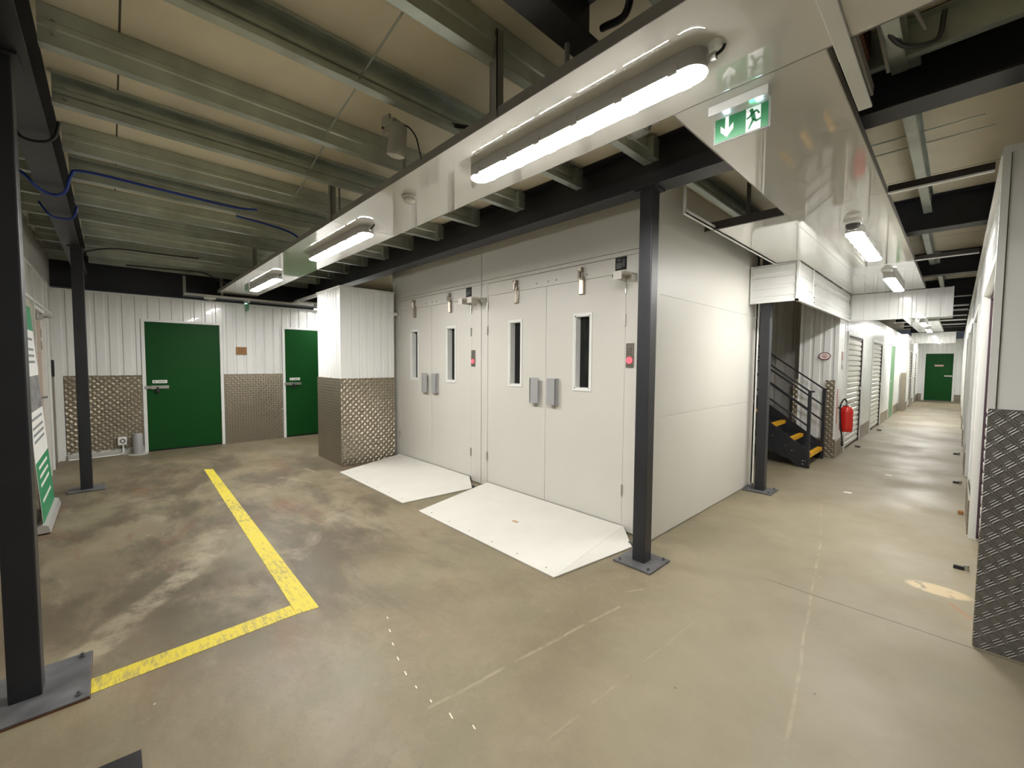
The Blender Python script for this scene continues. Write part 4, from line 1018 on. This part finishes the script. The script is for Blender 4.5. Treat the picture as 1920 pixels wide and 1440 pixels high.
# ------------------------------------------------------------ fire extinguisher and signs
ex, ey = XC + .115, 8.45
r = thing('fire_extinguisher', 'red fire extinguisher hung on the corridor wall beside the stairs', 'fire extinguisher', (ex, ey, .35))
MB().lathe((ex, ey, .42), [(.03, 0), (.075, .004), (.086, .03), (.088, .10), (.088, .32), (.078, .37), (.045, .405), (.024, .415)], n=28).build('cylinder', 'red', r, True)
MB().cyl((ex, ey, .836), (ex, ey, .875), .020, n=12).box(ex - .01, ex + .09, ey - .012, ey + .012, .885, .90).box(ex - .005, ex + .08, ey - .008, ey + .008, .862, .872).build('valve_handle', 'steel', r)
MB().tube([(ex, ey + .01, .88), (ex - .02, ey - .04, .945), (ex - .05, ey - .07, .90), (ex - .07, ey - .085, .80), (ex - .06, ey - .088, .55), (ex - .04, ey - .075, .38), (ex - .03, ey - .07, .26)], .011).build('hose', 'black', r, True)
MB().cyl((ex - .03, ey - .07, .28), (ex - .028, ey - .068, .20), .013, .019, n=12).build('nozzle', 'black', r)
MB().box(XC + .010, ex - .08, ey - .03, ey + .03, .78, .81).box(ex - .09, ex + .03, ey - .04, ey + .04, .832, .838).build('wall_bracket', 'black', r)
o = MB().box(XC + .001, XC + .006, 8.345, 8.37, .55, 1.10).build('red_backing_strip', 'red_sign'); tag(o, 'red strip on the wall behind the fire extinguisher', 'sign')
r = thing('extinguisher_sign', 'faded pink and white notice on the wall above the fire extinguisher', 'sign', (XC, 8.62, 1.5))
MB().box(XC + .001, XC + .005, 8.54, 8.70, 1.40, 1.70).build('board', 'paper', r)
MB().box(XC + .005, XC + .007, 8.555, 8.685, 1.56, 1.685).build('red_picture', 'pink', r)
split_build(MB().box(XC + .005, XC + .007, 8.56, 8.68, 1.42, 1.435).box(XC + .005, XC + .007, 8.56, 8.68, 1.45, 1.465), 'text_line', 'ink', r)
r = thing('oval_sign', 'small oval white sign with a dark red rim on the ribbed stair wall', 'sign', (-1.47, 8.28, 1.62))
def oval(rx, rz, y0, y1, n=28): return [(-1.47 + rx * math.cos(2 * math.pi * i / n), y0, 1.62 + rz * math.sin(2 * math.pi * i / n)) for i in range(n)], (0, y1 - y0, 0)
MB().prism(*oval(.080, .060, 8.279, 8.270)).build('rim', 'dark_red', r)
MB().prism(*oval(.068, .048, 8.270, 8.268)).build('face', 'paper', r)
MB().box(-1.50, -1.44, 8.2665, 8.268, 1.635, 1.645).box(-1.51, -1.43, 8.2665, 8.268, 1.61, 1.62).box(-1.49, -1.45, 8.2665, 8.268, 1.59, 1.60).build('text_lines', 'red_sign', r)
r = thing('notice', 'small brown wooden notice on the white wall between the green doors', 'notice', (XL, 1.71, 1.66))
MB().box(XL + .001, XL + .014, 1.63, 1.80, 1.59, 1.725, .002).build('board', 'brown', r)
mb = MB()
for k in range(4): mb.box(XL + .014, XL + .0155, 1.66, 1.77, 1.615 + k * .026, 1.622 + k * .026)
mb.build('text_lines', 'rust', r)

# ------------------------------------------------------------ floor things
o = MB().prism([(-7.00, .875, 0.0), (-2.60, .745, 0), (-2.585, .865, 0), (-6.92, .965, 0)], (0, 0, .0022)).build('floor_marking', 'tape')
tag(o, 'worn yellow floor line running left towards the green doors', 'floor line', 'yellow floor lines')
o = MB().prism([(-2.72, .745, 0.0), (-2.60, .745, 0), (-2.58, -.12, 0), (-2.70, -.12, 0)], (0, 0, .0022)).build('floor_marking', 'tape')
tag(o, 'yellow floor line running to the base plate of the nearest column', 'floor line', 'yellow floor lines')
o = MB().prism([(-2.07, .04, 0), (-1.40, .04, 0), (-1.45, -.6, 0), (-2.12, -.6, 0)], (0, 0, .006)).build('floor_mat', 'black'); tag(o, 'corner of a black mat at the bottom left edge of the photo', 'mat')
r = thing('bollard', 'short grey tube bollard beside the big green door', 'bollard', (-8.80, .27, 0))
MB().lathe((-8.80, .27, 0), [(.062, .004), (.062, .30), (.050, .325), (.02, .332)], n=24).build('tube', 'handle_grey', r, True)
MB().lathe((-8.80, .27, 0), [(.12, 0), (.12, .006), (.063, .012)], n=24).build('foot', 'pale_wall', r)
r = thing('wall_socket', 'small white round-faced socket box low on the tread plate left of the bollard', 'socket', (-8.86, .09, .2))
MB().box(XL + .013, XL + .075, .04, .145, .16, .285, .012).build('box', 'white_paint', r)
MB().cyl((XL + .075, .095, .225), (XL + .080, .095, .225), .034, n=20).build('ring', 'plate_grey', r)
MB().cyl((XL + .080, .095, .225), (XL + .083, .095, .225), .018, n=16).build('cap', 'white_paint', r)
MB().tube([(XL + .05, .095, .16), (XL + .055, .10, .10), (XL + .08, .08, .03), (XL + .10, -.1, .018), (XL + .12, -.48, .018)], .010).build('conduit', 'white_paint', r, True)
for i, (x, y, l) in enumerate(((-1.17, 9.75, 'small black padlock lying at the foot of the nearer left roller shutter'), (-1.15, 12.6, 'small black padlock at the foot of the second left roller shutter'), (.07, 4.45, 'small black floor lock at the foot of the nearest right roller shutter'), (.05, 7.7, 'small dark floor lock at the foot of the second right roller shutter'), (.04, 10.2, 'small dark floor lock at the foot of the third right roller shutter'))):
    r = thing('floor_lock', l, 'lock', (x, y, 0), 'small floor locks by the roller shutters')
    MB().box(x - .032, x + .022, y - .014, y + .014, 0.0, .024, .004).build('body', 'black', r)
    MB().cyl((x + (.034 if x > -.5 else -.044), y, 0), (x + (.034 if x > -.5 else -.044), y, .04), .014, n=10).build('bolt', 'steel', r)
o = MB().box(.06, .10, 6.1, 6.16, 0, .035, .006).build('wooden_wedge', 'brown'); tag(o, 'small brown wedge on the floor by the right corridor wall', 'wedge')
for i, (x, y, l) in enumerate(((-.62, 7.55, 'white paper scrap on the corridor floor, the farther one'), (-.86, 6.15, 'tiny white scrap on the corridor floor, the nearer one'))):
    o = MB().prism([(x, y, 0), (x + .07, y - .01, 0), (x + .08, y + .05, 0), (x + .01, y + .04, 0)], (0, 0, .003)).build('paper_scrap', 'paper'); tag(o, l, 'paper scrap')

# ------------------------------------------------------------ roll-up banner
r = thing('rollup_banner', 'leaning green and white roll-up banner with silver foot behind the nearest column', 'banner', (-5.7, -.43, 0))
bl, br = Vector((-5.27, -.455, .06)), Vector((-6.20, -.455, .06)); top = Vector((-.03, -.105, 1.92))
def bq(u, v, dn=0.0): return bl + (br - bl) * u + top * v + Vector((0, dn, 0))
def quad(u0, u1, v0, v1, d0, d1): return MB().prism([bq(u0, v0, d0), bq(u1, v0, d0), bq(u1, v1, d0), bq(u0, v1, d0)], (0, d1 - d0, 0))
fab = quad(0, 1, 0, 1, 0, .003).build('fabric', 'paper', r)
quad(0, 1, 0, .28, .003, .004).build('green_foot_field', 'banner_green', fab)
quad(0, 1, .88, 1, .003, .004).build('green_head_field', 'banner_green', fab)
quad(.05, .98, .50, .66, .003, .004).build('grey_picture', 'banner_photo', fab)
mb = MB()
for v in (.72, .75, .78, .83, .36, .39, .42, .46): 
    A = [bq(.1, v, .003), bq(.85, v, .003), bq(.85, v + .012, .003), bq(.1, v + .012, .003)]; mb.prism(A, (0, .001, 0))
split_build(mb, 'text_line', 'ink', fab)
mb = MB()
for v in (.09, .16, .20, .24):
    mb.prism([bq(.15, v, .004), bq(.8, v, .004), bq(.8, v + .014, .004), bq(.15, v + .014, .004)], (0, .001, 0))
split_build(mb, 'white_lettering', 'paper', fab)
MB().prism([(-5.24, -.51, 0.012), (-5.24, -.41, .012), (-5.24, -.425, .07), (-5.24, -.46, .085), (-5.24, -.495, .07)], (-1.0, 0, 0)).build('foot_cassette', 'alu', r)
MB().bar((-5.95, -.52, .02), (-5.93, -.578, 1.9), .018).build('rear_pole', 'steel', r)
MB().box(-6.22, -5.26, -.50, -.42, 0, .012).build('rubber_feet', 'black', r)
